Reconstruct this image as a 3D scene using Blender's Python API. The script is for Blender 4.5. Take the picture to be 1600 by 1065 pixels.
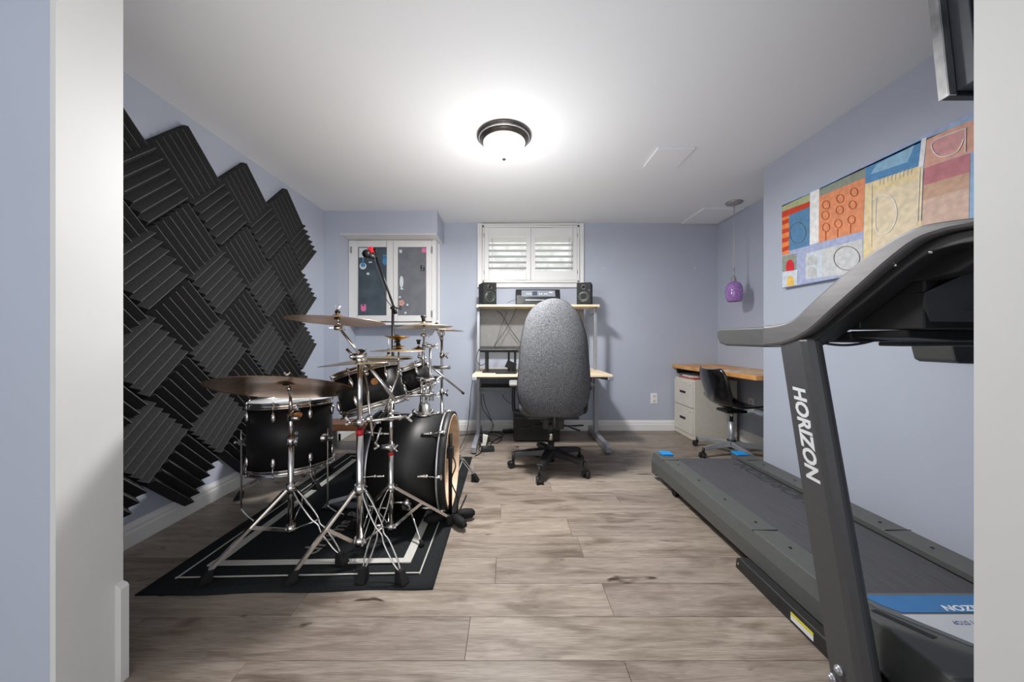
import bpy, math, random
from math import sin, cos, pi, radians as R
from mathutils import Vector as V, Matrix as M4
random.seed(7)
scene = bpy.context.scene
for o in list(bpy.data.objects): bpy.data.objects.remove(o)
COL = scene.collection
# ---------------------------------------------------------------- camera, light, exposure
H = 1.04; F = 543.0; CX = 795.0; CY = 530.0; CEIL = 2.368; BACK = 3.977; LEFT = -1.91; RIGHT = 1.979; ALC = 2.39
cam_d = bpy.data.cameras.new('camera'); cam = bpy.data.objects.new('camera', cam_d); COL.objects.link(cam)
cam.location = (0, 0, H); cam.rotation_euler = (R(90), 0, 0)
cam_d.sensor_width = 36; cam_d.lens = F/1600*36; cam_d.shift_x = 5/1600; cam_d.shift_y = -2.5/1600; cam_d.clip_start = 0.02
scene.camera = cam
scene.view_settings.view_transform = 'Standard'; scene.view_settings.look = 'None'
scene.view_settings.gamma = 1; scene.view_settings.use_curve_mapping = False
scene.view_settings.exposure = 0.31
w = bpy.data.worlds.new('world'); scene.world = w; w.use_nodes = True
w.node_tree.nodes['Background'].inputs[0].default_value = (1, 1, 1, 1)
w.node_tree.nodes['Background'].inputs[1].default_value = 1.4
def area(name, loc, rot, size, power, col=(1,1,1), spread=180):
    d = bpy.data.lights.new(name, 'AREA'); d.shape = 'RECTANGLE'; d.size, d.size_y = size; d.energy = power; d.color = col; d.spread = R(spread)
    o = bpy.data.objects.new(name, d); COL.objects.link(o); o.location = loc; o.rotation_euler = rot; return o
area('bounce_fill', (0.0, -0.25, 1.0), (R(180-58), 0, 0), (1.0, 0.8), 2, (1, 0.99, 0.98), 105)  # added unseen fill behind the camera, aimed up to brighten the ceiling
def lamp_and_fill(kind, energy, z, size):
    d = bpy.data.lights.new('ceiling_lamp_and_fill', kind); d.energy = energy; d.color = (1, 0.99, 0.975)
    if kind == 'AREA': d.shape = 'DISK'; d.size = size
    else: d.shadow_soft_size = size
    o = bpy.data.objects.new('ceiling_lamp_and_fill', d); COL.objects.link(o); o.location = (-0.03, 2.27, z)
lamp_and_fill('AREA', 50, 2.195, .22); lamp_and_fill('POINT', 18, 1.58, .28)  # the point light is added fill, floating unseen well below the lamp

# ---------------------------------------------------------------- helpers
def at(px, py, Y): return V(((px-CX)*Y/F, Y, H-(py-CY)*Y/F))
def atx(px, py, X):
    Y = X*F/(px-CX); return V((X, Y, H-(py-CY)*Y/F))
def lin(c):
    return tuple(((x/255)/12.92 if x/255 <= .04045 else ((x/255+.055)/1.055)**2.4) for x in c)
MATS = {}
def mat(name, rgb, rough=.5, metal=0, spec=.5, noise=0, nscale=20, bump=0, bscale=200, emit=0, trans=0, coat=0, stretch=None, ncol=None, alpha=1, sheen=0):
    m = bpy.data.materials.new(name); m.use_nodes = True; nt = m.node_tree; b = nt.nodes['Principled BSDF']
    c = lin(rgb) + (1,)
    b.inputs['Base Color'].default_value = c; b.inputs['Roughness'].default_value = rough; b.inputs['Metallic'].default_value = metal
    b.inputs['Specular IOR Level'].default_value = spec; b.inputs['Transmission Weight'].default_value = trans
    b.inputs['Coat Weight'].default_value = coat; b.inputs['Sheen Weight'].default_value = sheen
    if emit: b.inputs['Emission Color'].default_value = c; b.inputs['Emission Strength'].default_value = emit
    tc = nt.nodes.new('ShaderNodeTexCoord'); mp = nt.nodes.new('ShaderNodeMapping'); nt.links.new(tc.outputs['Object'], mp.inputs[0])
    if stretch: mp.inputs['Scale'].default_value = stretch
    if noise:
        n = nt.nodes.new('ShaderNodeTexNoise'); n.inputs['Scale'].default_value = nscale; n.inputs['Detail'].default_value = 6
        nt.links.new(mp.outputs[0], n.inputs['Vector'])
        cr = nt.nodes.new('ShaderNodeValToRGB'); k = 1-noise
        d = lin(ncol) if ncol else tuple(x*k for x in c[:3])
        cr.color_ramp.elements[0].color = d + (1,); cr.color_ramp.elements[0].position = .35
        cr.color_ramp.elements[1].color = (c if ncol else tuple(min(1, x*(1+noise*.6)) for x in c[:3]) + (1,)); cr.color_ramp.elements[1].position = .65
        nt.links.new(n.outputs['Fac'], cr.inputs[0]); nt.links.new(cr.outputs[0], b.inputs['Base Color'])
    if bump:
        n2 = nt.nodes.new('ShaderNodeTexNoise'); n2.inputs['Scale'].default_value = bscale; n2.inputs['Detail'].default_value = 3
        nt.links.new(mp.outputs[0], n2.inputs['Vector'])
        bp = nt.nodes.new('ShaderNodeBump'); bp.inputs['Strength'].default_value = bump; bp.inputs['Distance'].default_value = .002
        nt.links.new(n2.outputs['Fac'], bp.inputs['Height']); nt.links.new(bp.outputs[0], b.inputs['Normal'])
    MATS[name] = m; return m
mat('wall', (179, 186, 201), .62, bump=.12, bscale=260, noise=.02, nscale=3)
mat('ceiling', (239, 242, 246), .8, bump=.25, bscale=120)
mat('white', (228, 228, 228), .42, noise=.02, nscale=5)
mat('jamb', (214, 214, 213), .5, noise=.02, nscale=4)
mat('slat', (226, 226, 222), .4, noise=.02, nscale=6)
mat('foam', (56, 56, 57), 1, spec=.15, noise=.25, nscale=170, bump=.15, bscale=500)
mat('foam_crest_lit', (92, 92, 94), 1, spec=.2, noise=.2, nscale=170)  # ridge highlight put into the colour, paler than the foam itself
mat('chrome', (218, 215, 212), .17, 1, noise=.06, nscale=30)
mat('chrome_dull', (190, 188, 186), .28, 1, noise=.1, nscale=30)
mat('black_metal', (22, 22, 23), .35, .3, noise=.2, nscale=30)
mat('rubber', (20, 20, 21), .75, spec=.3, noise=.25, nscale=60)
mat('blackplastic', (27, 27, 28), .42, noise=.15, nscale=40)
mat('drumshell', (24, 24, 25), .5, coat=0, noise=.15, nscale=12)
mat('drumhead', (214, 218, 222), .35, noise=.03, nscale=8)
mat('maple', (216, 188, 160), .45, noise=.15, nscale=6, stretch=(1, 1, 8))
mat('badge', (176, 112, 52), .35, .2, noise=.3, nscale=40)
mat('redtape', (188, 32, 44), .5, noise=.1, nscale=50)
mat('rug', (38, 40, 41), .95, spec=.1, noise=.35, nscale=260, bump=.6, bscale=600)
mat('rugwhite', (188, 186, 180), .95, spec=.1, noise=.12, nscale=240, bump=.5, bscale=600)
mat('rugtext', (128, 127, 124), .95, spec=.1, noise=.2, nscale=240)
mat('desktop', (232, 212, 180), .4, noise=.06, nscale=10, stretch=(1, 10, 10))
mat('silver', (168, 171, 178), .35, .5, noise=.05, nscale=30)
mat('greypanel', (128, 127, 126), .55, noise=.06, nscale=20)
mat('deskdark', (96, 100, 103), .45, .3, noise=.1, nscale=20)
mat('cable', (18, 18, 19), .5, noise=.1, nscale=50)
mat('treadgrey', (74, 76, 75), .45, noise=.08, nscale=50, bump=.2, bscale=700)
mat('treadblack', (33, 33, 34), .5, noise=.12, nscale=40, bump=.15, bscale=500)
mat('treadup', (80, 80, 82), .38, .25, noise=.05, nscale=80)
mat('treadsilver', (120, 119, 120), .33, .55, noise=.08, nscale=25, stretch=(1, .3, 3))
mat('rail', (82, 84, 82), .5, noise=.06, nscale=60, bump=.25, bscale=900)
mat('belt', (72, 72, 77), .7, noise=.25, nscale=30, stretch=(8, .25, 1), bump=.3, bscale=900)
mat('belttext', (52, 52, 55), .8, noise=.1, nscale=80)
mat('blue', (30, 136, 205), .45, noise=.08, nscale=20)
mat('labelblue', (38, 104, 160), .35, noise=.08, nscale=9)
mat('labelsilver', (196, 198, 202), .3, .35, noise=.04, nscale=6)
mat('inkblue', (72, 88, 132), .5, noise=.05, nscale=60)
mat('print', (214, 216, 218), .5, noise=.03, nscale=60)
mat('yellow', (212, 200, 60), .5, noise=.1, nscale=90)
mat('filecab', (208, 203, 192), .5, noise=.05, nscale=60)
mat('dark', (12, 12, 13), .6, noise=.1, nscale=30)
mat('benchwood', (120, 82, 56), .5, noise=.25, nscale=12, stretch=(1, 8, 8))
mat('pinetop', (222, 172, 112), .45, noise=.8, nscale=5, stretch=(2.2, 1, 2), ncol=(190, 130, 72))
mat('peeled', (196, 188, 178), .7, noise=.4, nscale=25)
mat('shell', (16, 16, 18), .16, coat=.3, noise=.1, nscale=8)
mat('alu', (186, 188, 192), .3, .7, noise=.06, nscale=30)
mat('bronze', (98, 92, 88), .35, .8, noise=.2, nscale=30)
mat('glassglow', (255, 250, 240), .3, emit=12)
mat('chalk1', (74, 86, 96), .55, noise=.25, nscale=7)
mat('chalk2', (112, 114, 122), .6, noise=.14, nscale=8)
mat('paint_white', (235, 236, 240), .5, noise=.03, nscale=20)
mat('speaker_body', (17, 18, 18), .7, noise=.12, nscale=60)
mat('cone', (24, 25, 26), .35, noise=.1, nscale=30)
mat('ring', (86, 96, 88), .3, .4, noise=.1, nscale=30)
mat('printer', (26, 27, 30), .25, noise=.1, nscale=30)
mat('printer_face', (124, 130, 140), .4, noise=.1, nscale=30)
mat('screen', (70, 76, 86), .2, noise=.05, nscale=10)
mat('tvback', (92, 94, 100), .5, noise=.06, nscale=30)
mat('tvshine', (200, 200, 202), .22, .9, noise=.5, nscale=14, stretch=(1, 1, .4))
mat('paper', (222, 218, 212), .7, noise=.05, nscale=20)
mat('paperred', (190, 84, 78), .6, noise=.1, nscale=20)
mat('cordgrey', (196, 190, 196), .4, noise=.03, nscale=20)
mat('pink', (226, 120, 168), .5, noise=.1, nscale=90)
mat('stickerblue', (72, 140, 196), .5, noise=.2, nscale=90)
mat('stickerwhite', (214, 222, 228), .5, noise=.15, nscale=120)
mat('salmon', (222, 168, 158), .5, noise=.15, nscale=120)
mat('red', (200, 30, 44), .5, noise=.1, nscale=60)
mat('bs_glow', (240, 244, 246), .6, noise=.1, nscale=8)
# procedural specials
def fabric():
    m = mat('fabric', (108, 109, 114), .95, spec=.1, bump=.6, bscale=420); nt = m.node_tree; b = nt.nodes['Principled BSDF']
    tc = nt.nodes.new('ShaderNodeTexCoord'); mp = nt.nodes.new('ShaderNodeMapping'); mp.inputs['Scale'].default_value = (1, 1, 1.8)
    n = nt.nodes.new('ShaderNodeTexNoise'); n.inputs['Scale'].default_value = 240; n.inputs['Detail'].default_value = 2
    cr = nt.nodes.new('ShaderNodeValToRGB'); e = cr.color_ramp.elements
    e[0].position = .4; e[0].color = lin((40, 41, 44)) + (1,); e[1].position = .6; e[1].color = lin((118, 119, 123)) + (1,)
    nt.links.new(tc.outputs['Object'], mp.inputs[0]); nt.links.new(mp.outputs[0], n.inputs['Vector']); nt.links.new(n.outputs['Fac'], cr.inputs[0]); nt.links.new(cr.outputs[0], b.inputs['Base Color'])
fabric()
def plankmat():
    m = mat('plank', (168, 152, 138), .42, spec=.35); nt = m.node_tree; b = nt.nodes['Principled BSDF']; L = nt.links.new
    tc = nt.nodes.new('ShaderNodeTexCoord'); oi = nt.nodes.new('ShaderNodeObjectInfo'); add = nt.nodes.new('ShaderNodeVectorMath')
    mul = nt.nodes.new('ShaderNodeMath'); mul.operation = 'MULTIPLY'; mul.inputs[1].default_value = 37.0
    L(oi.outputs['Random'], mul.inputs[0]); cb = nt.nodes.new('ShaderNodeCombineXYZ')
    for i in range(3): L(mul.outputs[0], cb.inputs[i])
    L(tc.outputs['Object'], add.inputs[0]); L(cb.outputs[0], add.inputs[1])
    def noise(sc, scale, det=5, dist=0.0):
        mp = nt.nodes.new('ShaderNodeMapping'); mp.inputs['Scale'].default_value = sc; L(add.outputs[0], mp.inputs[0])
        n = nt.nodes.new('ShaderNodeTexNoise'); n.inputs['Scale'].default_value = scale; n.inputs['Detail'].default_value = det
        n.inputs['Distortion'].default_value = dist
        L(mp.outputs[0], n.inputs['Vector']); return n
    grain = noise((1, 14, 1), 3.2, 8, .6); fine = noise((1, 22, 1), 16, 4); blot = noise((1, 3.4, 1), 2.6, 3, 1.2)
    def ramp(src, p0, c0, p1, c1):
        r = nt.nodes.new('ShaderNodeValToRGB'); r.color_ramp.elements[0].position = p0; r.color_ramp.elements[0].color = lin(c0) + (1,)
        r.color_ramp.elements[1].position = p1; r.color_ramp.elements[1].color = lin(c1) + (1,); L(src, r.inputs[0]); return r
    def mix(a, bb, f, mode='MULTIPLY'):
        x = nt.nodes.new('ShaderNodeMix'); x.data_type = 'RGBA'; x.blend_type = mode; x.inputs[0].default_value = f
        L(a, x.inputs[6]); L(bb, x.inputs[7]); return x.outputs[2]
    base = ramp(grain.outputs['Fac'], .30, (141, 130, 120), .68, (168, 158, 148))
    f = ramp(fine.outputs['Fac'], .35, (205, 200, 196), .6, (255, 255, 255))
    bl = ramp(blot.outputs['Fac'], .3, (178, 168, 160), .5, (255, 255, 255))
    rnd = ramp(oi.outputs['Random'], 0, (226, 222, 220), 1, (255, 254, 250))
    kn = noise((1, 2.6, 1), 5.5, 2, .4); kr = ramp(kn.outputs['Fac'], .245, (120, 104, 92), .30, (255, 255, 255))
    c = mix(base.outputs[0], f.outputs[0], .8); c = mix(c, bl.outputs[0], .8); c = mix(c, rnd.outputs[0], 1); c = mix(c, kr.outputs[0], 1)
    L(c, b.inputs['Base Color'])
    bp = nt.nodes.new('ShaderNodeBump'); bp.inputs['Strength'].default_value = .12; bp.inputs['Distance'].default_value = .001
    L(fine.outputs['Fac'], bp.inputs['Height']); L(bp.outputs[0], b.inputs['Normal'])
plankmat()
def cymbalmat(name, rgb, rough):
    m = mat(name, rgb, rough, .92); nt = m.node_tree; b = nt.nodes['Principled BSDF']; L = nt.links.new
    tc = nt.nodes.new('ShaderNodeTexCoord'); w_ = nt.nodes.new('ShaderNodeTexWave'); w_.wave_type = 'RINGS'; w_.rings_direction = 'Z'
    w_.inputs['Scale'].default_value = 55; w_.inputs['Distortion'].default_value = 1.5; w_.inputs['Detail'].default_value = 2
    L(tc.outputs['Object'], w_.inputs['Vector'])
    n = nt.nodes.new('ShaderNodeTexNoise'); n.inputs['Scale'].default_value = 9; L(tc.outputs['Object'], n.inputs['Vector'])
    cr = nt.nodes.new('ShaderNodeValToRGB'); cr.color_ramp.elements[0].position = .35; cr.color_ramp.elements[1].position = .7
    cr.color_ramp.elements[0].color = tuple(x*.62 for x in lin(rgb)) + (1,); cr.color_ramp.elements[1].color = lin(rgb) + (1,)
    L(n.outputs['Fac'], cr.inputs[0]); L(cr.outputs[0], b.inputs['Base Color'])
    bp = nt.nodes.new('ShaderNodeBump'); bp.inputs['Strength'].default_value = .25; bp.inputs['Distance'].default_value = .0006
    L(w_.outputs['Fac'], bp.inputs['Height']); L(bp.outputs[0], b.inputs['Normal'])
cymbalmat('cymbal', (204, 160, 118), .27); cymbalmat('cymbal_light', (226, 206, 172), .3); cymbalmat('cymbal_gold', (186, 140, 66), .3)
def pendantmat():
    m = mat('purple_glass', (124, 70, 178), .12, coat=.4); nt = m.node_tree; b = nt.nodes['Principled BSDF']; L = nt.links.new
    tc = nt.nodes.new('ShaderNodeTexCoord'); v = nt.nodes.new('ShaderNodeTexVoronoi'); v.feature = 'DISTANCE_TO_EDGE'; v.inputs['Scale'].default_value = 120
    cr = nt.nodes.new('ShaderNodeValToRGB'); cr.color_ramp.elements[0].color = lin((206, 160, 226)) + (1,); cr.color_ramp.elements[0].position = .06
    cr.color_ramp.elements[1].color = lin((112, 58, 170)) + (1,); cr.color_ramp.elements[1].position = .26
    L(tc.outputs['Object'], v.inputs['Vector']); L(v.outputs['Distance'], cr.inputs[0]); L(cr.outputs[0], b.inputs['Base Color'])
    b.inputs['Transmission Weight'].default_value = .25
pendantmat()
PALETTE = dict(p_green=(178, 184, 140), p_red=(204, 64, 36), p_orange=(240, 140, 70), p_blue=(88, 136, 176), p_white=(240, 240, 240), p_sage=(146, 154, 140),
   p_sorange=(234, 150, 106), p_azure=(88, 146, 196), p_lazure=(148, 192, 222), p_yellow=(238, 218, 170), p_cream=(234, 218, 188), p_salmon=(224, 172, 154), p_rose=(216, 158, 158),
   p_maroon=(194, 124, 132), p_tan=(206, 168, 144), p_speck=(218, 188, 172), p_sky=(150, 186, 222), p_peri=(172, 182, 216), p_grey=(208, 210, 212), p_lgrey=(196, 198, 200),
   p_crimson=(212, 34, 48), p_gold=(234, 190, 96), p_line=(104, 84, 84), p_pale=(206, 216, 226), p_rim=(176, 92, 40))
for k, c in PALETTE.items(): mat(k, c, .65, noise=.13, nscale=34, bump=.2, bscale=300)

class MB:
    def __init__(s): s.v = []; s.f = []; s.sm = []; s.mi = []; s.cur = 0
    def add(s, vs, fs, smooth=False, mi=None):
        b = len(s.v); s.v += [V(p) for p in vs]; s.f += [tuple(b+i for i in f) for f in fs]; s.sm += [smooth]*len(fs); s.mi += [s.cur if mi is None else mi]*len(fs); return s
    def box(s, c, d, rot=None, taper=None):
        c = V(c); q = []
        for z in (-.5, .5):
            k = taper if (taper and z > 0) else 1
            for x, y in ((-.5, -.5), (.5, -.5), (.5, .5), (-.5, .5)):
                p = V((x*d[0]*k, y*d[1]*k, z*d[2])); q.append(c + (rot @ p if rot else p))
        return s.add(q, [(3, 2, 1, 0), (4, 5, 6, 7), (0, 1, 5, 4), (1, 2, 6, 5), (2, 3, 7, 6), (3, 0, 4, 7)])
    def bb(s, x0, x1, y0, y1, z0, z1): return s.box(((x0+x1)/2, (y0+y1)/2, (z0+z1)/2), (abs(x1-x0), abs(y1-y0), abs(z1-z0)))
    def bar(s, p0, p1, w, h, up=(0, 0, 1)):
        p0 = V(p0); p1 = V(p1); d = (p1-p0); L = d.length; m = frame3(d, up)
        return s.box((p0+p1)/2, (w, h, L), m)
    def cyl(s, p0, p1, r0, r1=None, n=14, caps=True):
        p0 = V(p0); p1 = V(p1); r1 = r0 if r1 is None else r1; m = frame3(p1-p0); a = []; b = []
        for i in range(n):
            t = 2*pi*i/n; e = m @ V((cos(t), sin(t), 0)); a.append(p0+e*r0); b.append(p1+e*r1)
        s.add(a+b, [(i, (i+1) % n, n+(i+1) % n, n+i) for i in range(n)], True)
        if caps: s.add(a, [tuple(range(n))[::-1]]); s.add(b, [tuple(range(n))])
        return s
    def tube(s, pts, r, n=8, cap=True):
        pts = [V(p) for p in pts]; rings = []; up = None
        for i, p in enumerate(pts):
            d = (pts[min(i+1, len(pts)-1)]-pts[max(i-1, 0)])
            if d.length < 1e-9: d = V((0, 0, 1))
            d.normalize()
            if up is None: up = frame3(d) @ V((1, 0, 0))
            x = (up - d*up.dot(d)).normalized(); up = x; y = d.cross(x)
            rr = r[i] if isinstance(r, (list, tuple)) else r
            rings.append([p + x*cos(2*pi*k/n)*rr + y*sin(2*pi*k/n)*rr for k in range(n)])
        vs = [q for g in rings for q in g]; fs = []
        for i in range(len(rings)-1):
            for k in range(n): fs.append((i*n+k, i*n+(k+1) % n, (i+1)*n+(k+1) % n, (i+1)*n+k))
        s.add(vs, fs, True)
        if cap: s.add(rings[0], [tuple(range(n))[::-1]]); s.add(rings[-1], [tuple(range(n))])
        return s
    def lathe(s, prof, mtx=None, n=32, smooth=True):
        mtx = mtx or M4.Identity(4); vs = []; fs = []
        for r, z in prof:
            for k in range(n): t = 2*pi*k/n; vs.append(mtx @ V((r*cos(t), r*sin(t), z)))
        for i in range(len(prof)-1):
            for k in range(n): fs.append((i*n+k, i*n+(k+1) % n, (i+1)*n+(k+1) % n, (i+1)*n+k))
        return s.add(vs, fs, smooth)
    def ball(s, c, r, n=12, sc=(1, 1, 1), rot=None):
        prof = [(max(1e-5, sin(pi*i/8)), -cos(pi*i/8)) for i in range(9)]
        m = M4.Translation(V(c)) @ (rot.to_4x4() if rot else M4.Identity(4)) @ M4.Diagonal((r*sc[0], r*sc[1], r*sc[2], 1))
        return s.lathe(prof, m, n)
    def prism(s, poly, axis, a, b):
        # poly in the two other axes, extruded along axis from a to b
        def p3(p, t):
            return V((t, p[0], p[1])) if axis == 0 else (V((p[0], t, p[1])) if axis == 1 else V((p[0], p[1], t)))
        n = len(poly); vs = [p3(p, a) for p in poly] + [p3(p, b) for p in poly]
        return s.add(vs, [tuple(range(n))[::-1], tuple(range(n, 2*n))] + [(i, (i+1) % n, n+(i+1) % n, n+i) for i in range(n)])
    def torus(s, R_, r, mtx, n=40, k=8):
        vs = []; fs = []
        for i in range(n):
            a = 2*pi*i/n
            for j in range(k): b = 2*pi*j/k; vs.append(mtx @ V(((R_+r*cos(b))*cos(a), (R_+r*cos(b))*sin(a), r*sin(b))))
        for i in range(n):
            for j in range(k): fs.append((i*k+j, ((i+1) % n)*k+j, ((i+1) % n)*k+(j+1) % k, i*k+(j+1) % k))
        return s.add(vs, fs, True)
def frame3(d, up=(0, 0, 1)):
    z = V(d).normalized(); u = V(up)
    if abs(z.dot(u)) > .98: u = V((0, 1, 0)) if abs(z.y) < .9 else V((1, 0, 0))
    x = u.cross(z).normalized(); y = z.cross(x)
    return M4((x, y, z)).transposed()
def frame4(p, d, up=(0, 0, 1)): return M4.Translation(V(p)) @ frame3(d, up).to_4x4()
def wloc(o):
    p = V((0, 0, 0))
    while o: p += o.location; o = o.parent
    return p
def link(name, mb, m, parent=None, bevel=0, origin=None, label=None, local=False, fix=True):
    me = bpy.data.meshes.new(name)
    off = V((0, 0, 0)) if local else (wloc(parent) if parent else (V(origin) if origin else V((0, 0, 0))))
    me.from_pydata([tuple(p-off) for p in mb.v], [], mb.f)
    me.polygons.foreach_set('use_smooth', mb.sm); me.polygons.foreach_set('material_index', mb.mi)
    for x in (m if isinstance(m, (list, tuple)) else [m]): me.materials.append(MATS[x])
    if fix:
        import bmesh
        bm = bmesh.new(); bm.from_mesh(me); bmesh.ops.remove_doubles(bm, verts=bm.verts, dist=1e-6); bmesh.ops.recalc_face_normals(bm, faces=bm.faces); bm.to_mesh(me); bm.free()
    me.update()
    o = bpy.data.objects.new(name, me); COL.objects.link(o)
    if parent: o.parent = parent
    elif origin and not local: o.location = origin
    if bevel:
        b = o.modifiers.new('bevel', 'BEVEL'); b.width = bevel; b.segments = 2; b.limit_method = 'ANGLE'; b.angle_limit = R(40); b.harden_normals = False
    if label: o['label'] = label
    return o
def thing(name, label, cat, loc, group=None, kind=None):
    o = bpy.data.objects.new(name, None); COL.objects.link(o); o.location = loc; o.empty_display_size = .05
    o['label'] = label; o['category'] = cat
    if group: o['group'] = group
    if kind: o['kind'] = kind
    return o
def tag(o, label, cat, group=None):
    o['label'] = label; o['category'] = cat
    if group: o['group'] = group
    return o
def struct(name, mb, m, parent=None, bevel=0, **k):
    o = link(name, mb, m, parent, bevel, **k)
    if not parent: o['kind'] = 'structure'
    return o
def text(name, body, size, x, y, pos, m, parent, bold=0, shear=0, ext=.0004, align='LEFT', sx=1, label=None):
    c = bpy.data.curves.new(name, 'FONT'); c.body = body; c.size = size; c.offset = bold; c.shear = shear; c.extrude = ext; c.align_x = align; c.resolution_u = 3
    c.materials.append(MATS[m]); o = bpy.data.objects.new(name, c); COL.objects.link(o)
    x = V(x).normalized(); z = x.cross(V(y)).normalized(); y = z.cross(x)
    mt = M4((x, y, z)).transposed().to_4x4(); mt.translation = V(pos) - (wloc(parent) if parent else V((0, 0, 0)))
    o.parent = parent; o.matrix_basis = mt @ M4.Diagonal((sx, 1, 1, 1))
    me = bpy.data.meshes.new_from_object(o); me.name = name; mo = bpy.data.objects.new(name, me); COL.objects.link(mo)
    mo.parent = parent; mo.matrix_basis = o.matrix_basis.copy(); bpy.data.objects.remove(o); mo.name = name
    return mo
def spline(pts, n=8):
    pts = [V(p) for p in pts]; out = []
    for i in range(len(pts)-1):
        p0 = pts[max(i-1, 0)]; p1 = pts[i]; p2 = pts[i+1]; p3 = pts[min(i+2, len(pts)-1)]
        for k in range(n):
            t = k/n; out.append(.5*((2*p1)+(p2-p0)*t+(2*p0-5*p1+4*p2-p3)*t*t+(3*p1-p0-3*p2+p3)*t**3))
    return out+[pts[-1]]

# ---------------------------------------------------------------- room shell
FL = MB().bb(-2.6, 2.7, -1.6, 4.1, -.06, -.008); floor = struct('floor', FL, 'dark')
# planks run across the room, rows .178 deep, staggered ends
PW = .178; row = 0; y = -.12; pm = {}
while y < 4.0:
    x = -2.0 - random.uniform(0, 1.15)
    xmax = ALC
    while x < xmax:
        a = max(x, -1.99); b = min(x+1.22, xmax); yy1 = min(y+PW, 3.99)
        if b-a > .02:
            key = (round(b-a, 3), round(yy1-y, 3))
            if key not in pm:
                wd, dp = b-a, yy1-y; g = .0005; c_ = .0011
                mb = MB(); mb.add([(g, g, -.008), (wd-g, g, -.008), (wd-g, dp-g, -.008), (g, dp-g, -.008),
                                   (g, g, -c_), (wd-g, g, -c_), (wd-g, dp-g, -c_), (g, dp-g, -c_),
                                   (g+c_, g+c_, 0), (wd-g-c_, g+c_, 0), (wd-g-c_, dp-g-c_, 0), (g+c_, dp-g-c_, 0)],
                                  [(0, 1, 5, 4), (1, 2, 6, 5), (2, 3, 7, 6), (3, 0, 4, 7), (4, 5, 9, 8), (5, 6, 10, 9), (6, 7, 11, 10), (7, 4, 8, 11), (8, 9, 10, 11)])
                o = link('plank', mb, 'plank', None, local=True); o.parent = floor; o.location = (a, y, 0); pm[key] = o.data
            else:
                o = bpy.data.objects.new('plank', pm[key]); COL.objects.link(o); o.parent = floor; o.location = (a, y, 0)
        x += 1.22
    y += PW
struct('ceiling', MB().bb(-2.6, 2.7, -1.6, 4.1, CEIL, CEIL+.08), 'ceiling')
# left wall, right wall + alcove
struct('wall_left', MB().bb(LEFT-.1, LEFT, 1.0, 4.1, -.05, CEIL), 'wall')
struct('wall_right', MB().prism([(RIGHT, .5), (RIGHT, 2.70), (ALC, 2.70), (ALC, BACK+.1), (ALC+.12, BACK+.1), (ALC+.12, .5)], 2, -.05, CEIL), 'wall')
# back wall with a window opening (centre)
wx0, wx1, wz0, wz1 = -.27, .765, 1.70, 2.33
wb = MB()
wb.bb(LEFT-.1, wx0, BACK, BACK+.12, -.05, CEIL); wb.bb(wx1, ALC+.1, BACK, BACK+.12, -.05, CEIL)
wb.bb(wx0, wx1, BACK, BACK+.12, -.05, wz0); wb.bb(wx0, wx1, BACK, BACK+.12, wz1, CEIL)
struct('wall_back', wb, 'wall')
# corner chase + bulkhead over the cupboard window
CHX = -1.751; CHY = 3.588
struct('wall_chase', MB().bb(LEFT, CHX, CHY, BACK, -.05, CEIL), 'wall')
bh = MB().bb(CHX, -.74, CHY, BACK, 2.137, CEIL)
struct('wall_bulkhead', bh, 'wall')
struct('trim_1', MB().bb(CHX, -.752, CHY+.012, BACK, 2.127, 2.137), 'white')
# opening stubs near the camera
struct('wall_front_left', MB().bb(-2.6, -1.205, .912, 1.072, -.05, CEIL), 'wall')
struct('trim_2', MB().bb(-1.206, -1.190, .9125, 1.0725, 0, CEIL), 'jamb')
kb = MB().prism([(-1.190, 0), (-1.172, 0), (-1.172, .285), (-1.177, .292), (-1.190, .298)], 1, 1.05, 1.0725)
struct('baseboard_front', kb, 'jamb')
struct('wall_front_right', MB().bb(.757, 2.6, .40, .555, -.05, CEIL), 'wall')
struct('trim_3', MB().bb(.744, .757, .399, .556, 0, CEIL), 'jamb')
struct('wall_hall_left', MB().bb(-2.62, -2.6, -1.6, 1.0, -.05, CEIL), 'wall')
struct('wall_hall_right', MB().bb(2.6, 2.62, -1.6, .5, -.05, CEIL), 'wall')
# baseboards (stepped profile)
BP = [(0, 0), (.016, 0), (.016, .07), (.012, .078), (.012, .094), (.007, .104), (.004, .117), (0, .117)]
def base(name, p0, p1, nrm):
    p0 = V(p0); p1 = V(p1); n = V(nrm); mb = MB(); k = len(BP)
    vs = [p0+n*a+V((0, 0, b)) for a, b in BP]+[p1+n*a+V((0, 0, b)) for a, b in BP]
    mb.add(vs, [tuple(range(k)), tuple(range(k, 2*k))[::-1]]+[(i, (i+1) % k, k+(i+1) % k, k+i) for i in range(k)]); struct(name, mb, 'white')
base('baseboard_left', (LEFT, 1.08, 0), (LEFT, CHY, 0), (1, 0, 0))
base('baseboard_chase', (LEFT, CHY, 0), (CHX+.016, CHY, 0), (0, -1, 0))
base('baseboard_chase_side', (CHX, CHY-.016, 0), (CHX, BACK, 0), (1, 0, 0))
base('baseboard_back', (CHX, BACK, 0), (ALC, BACK, 0), (0, -1, 0))
base('baseboard_alcove', (ALC, 2.7, 0), (ALC, BACK, 0), (-1, 0, 0))

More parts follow.
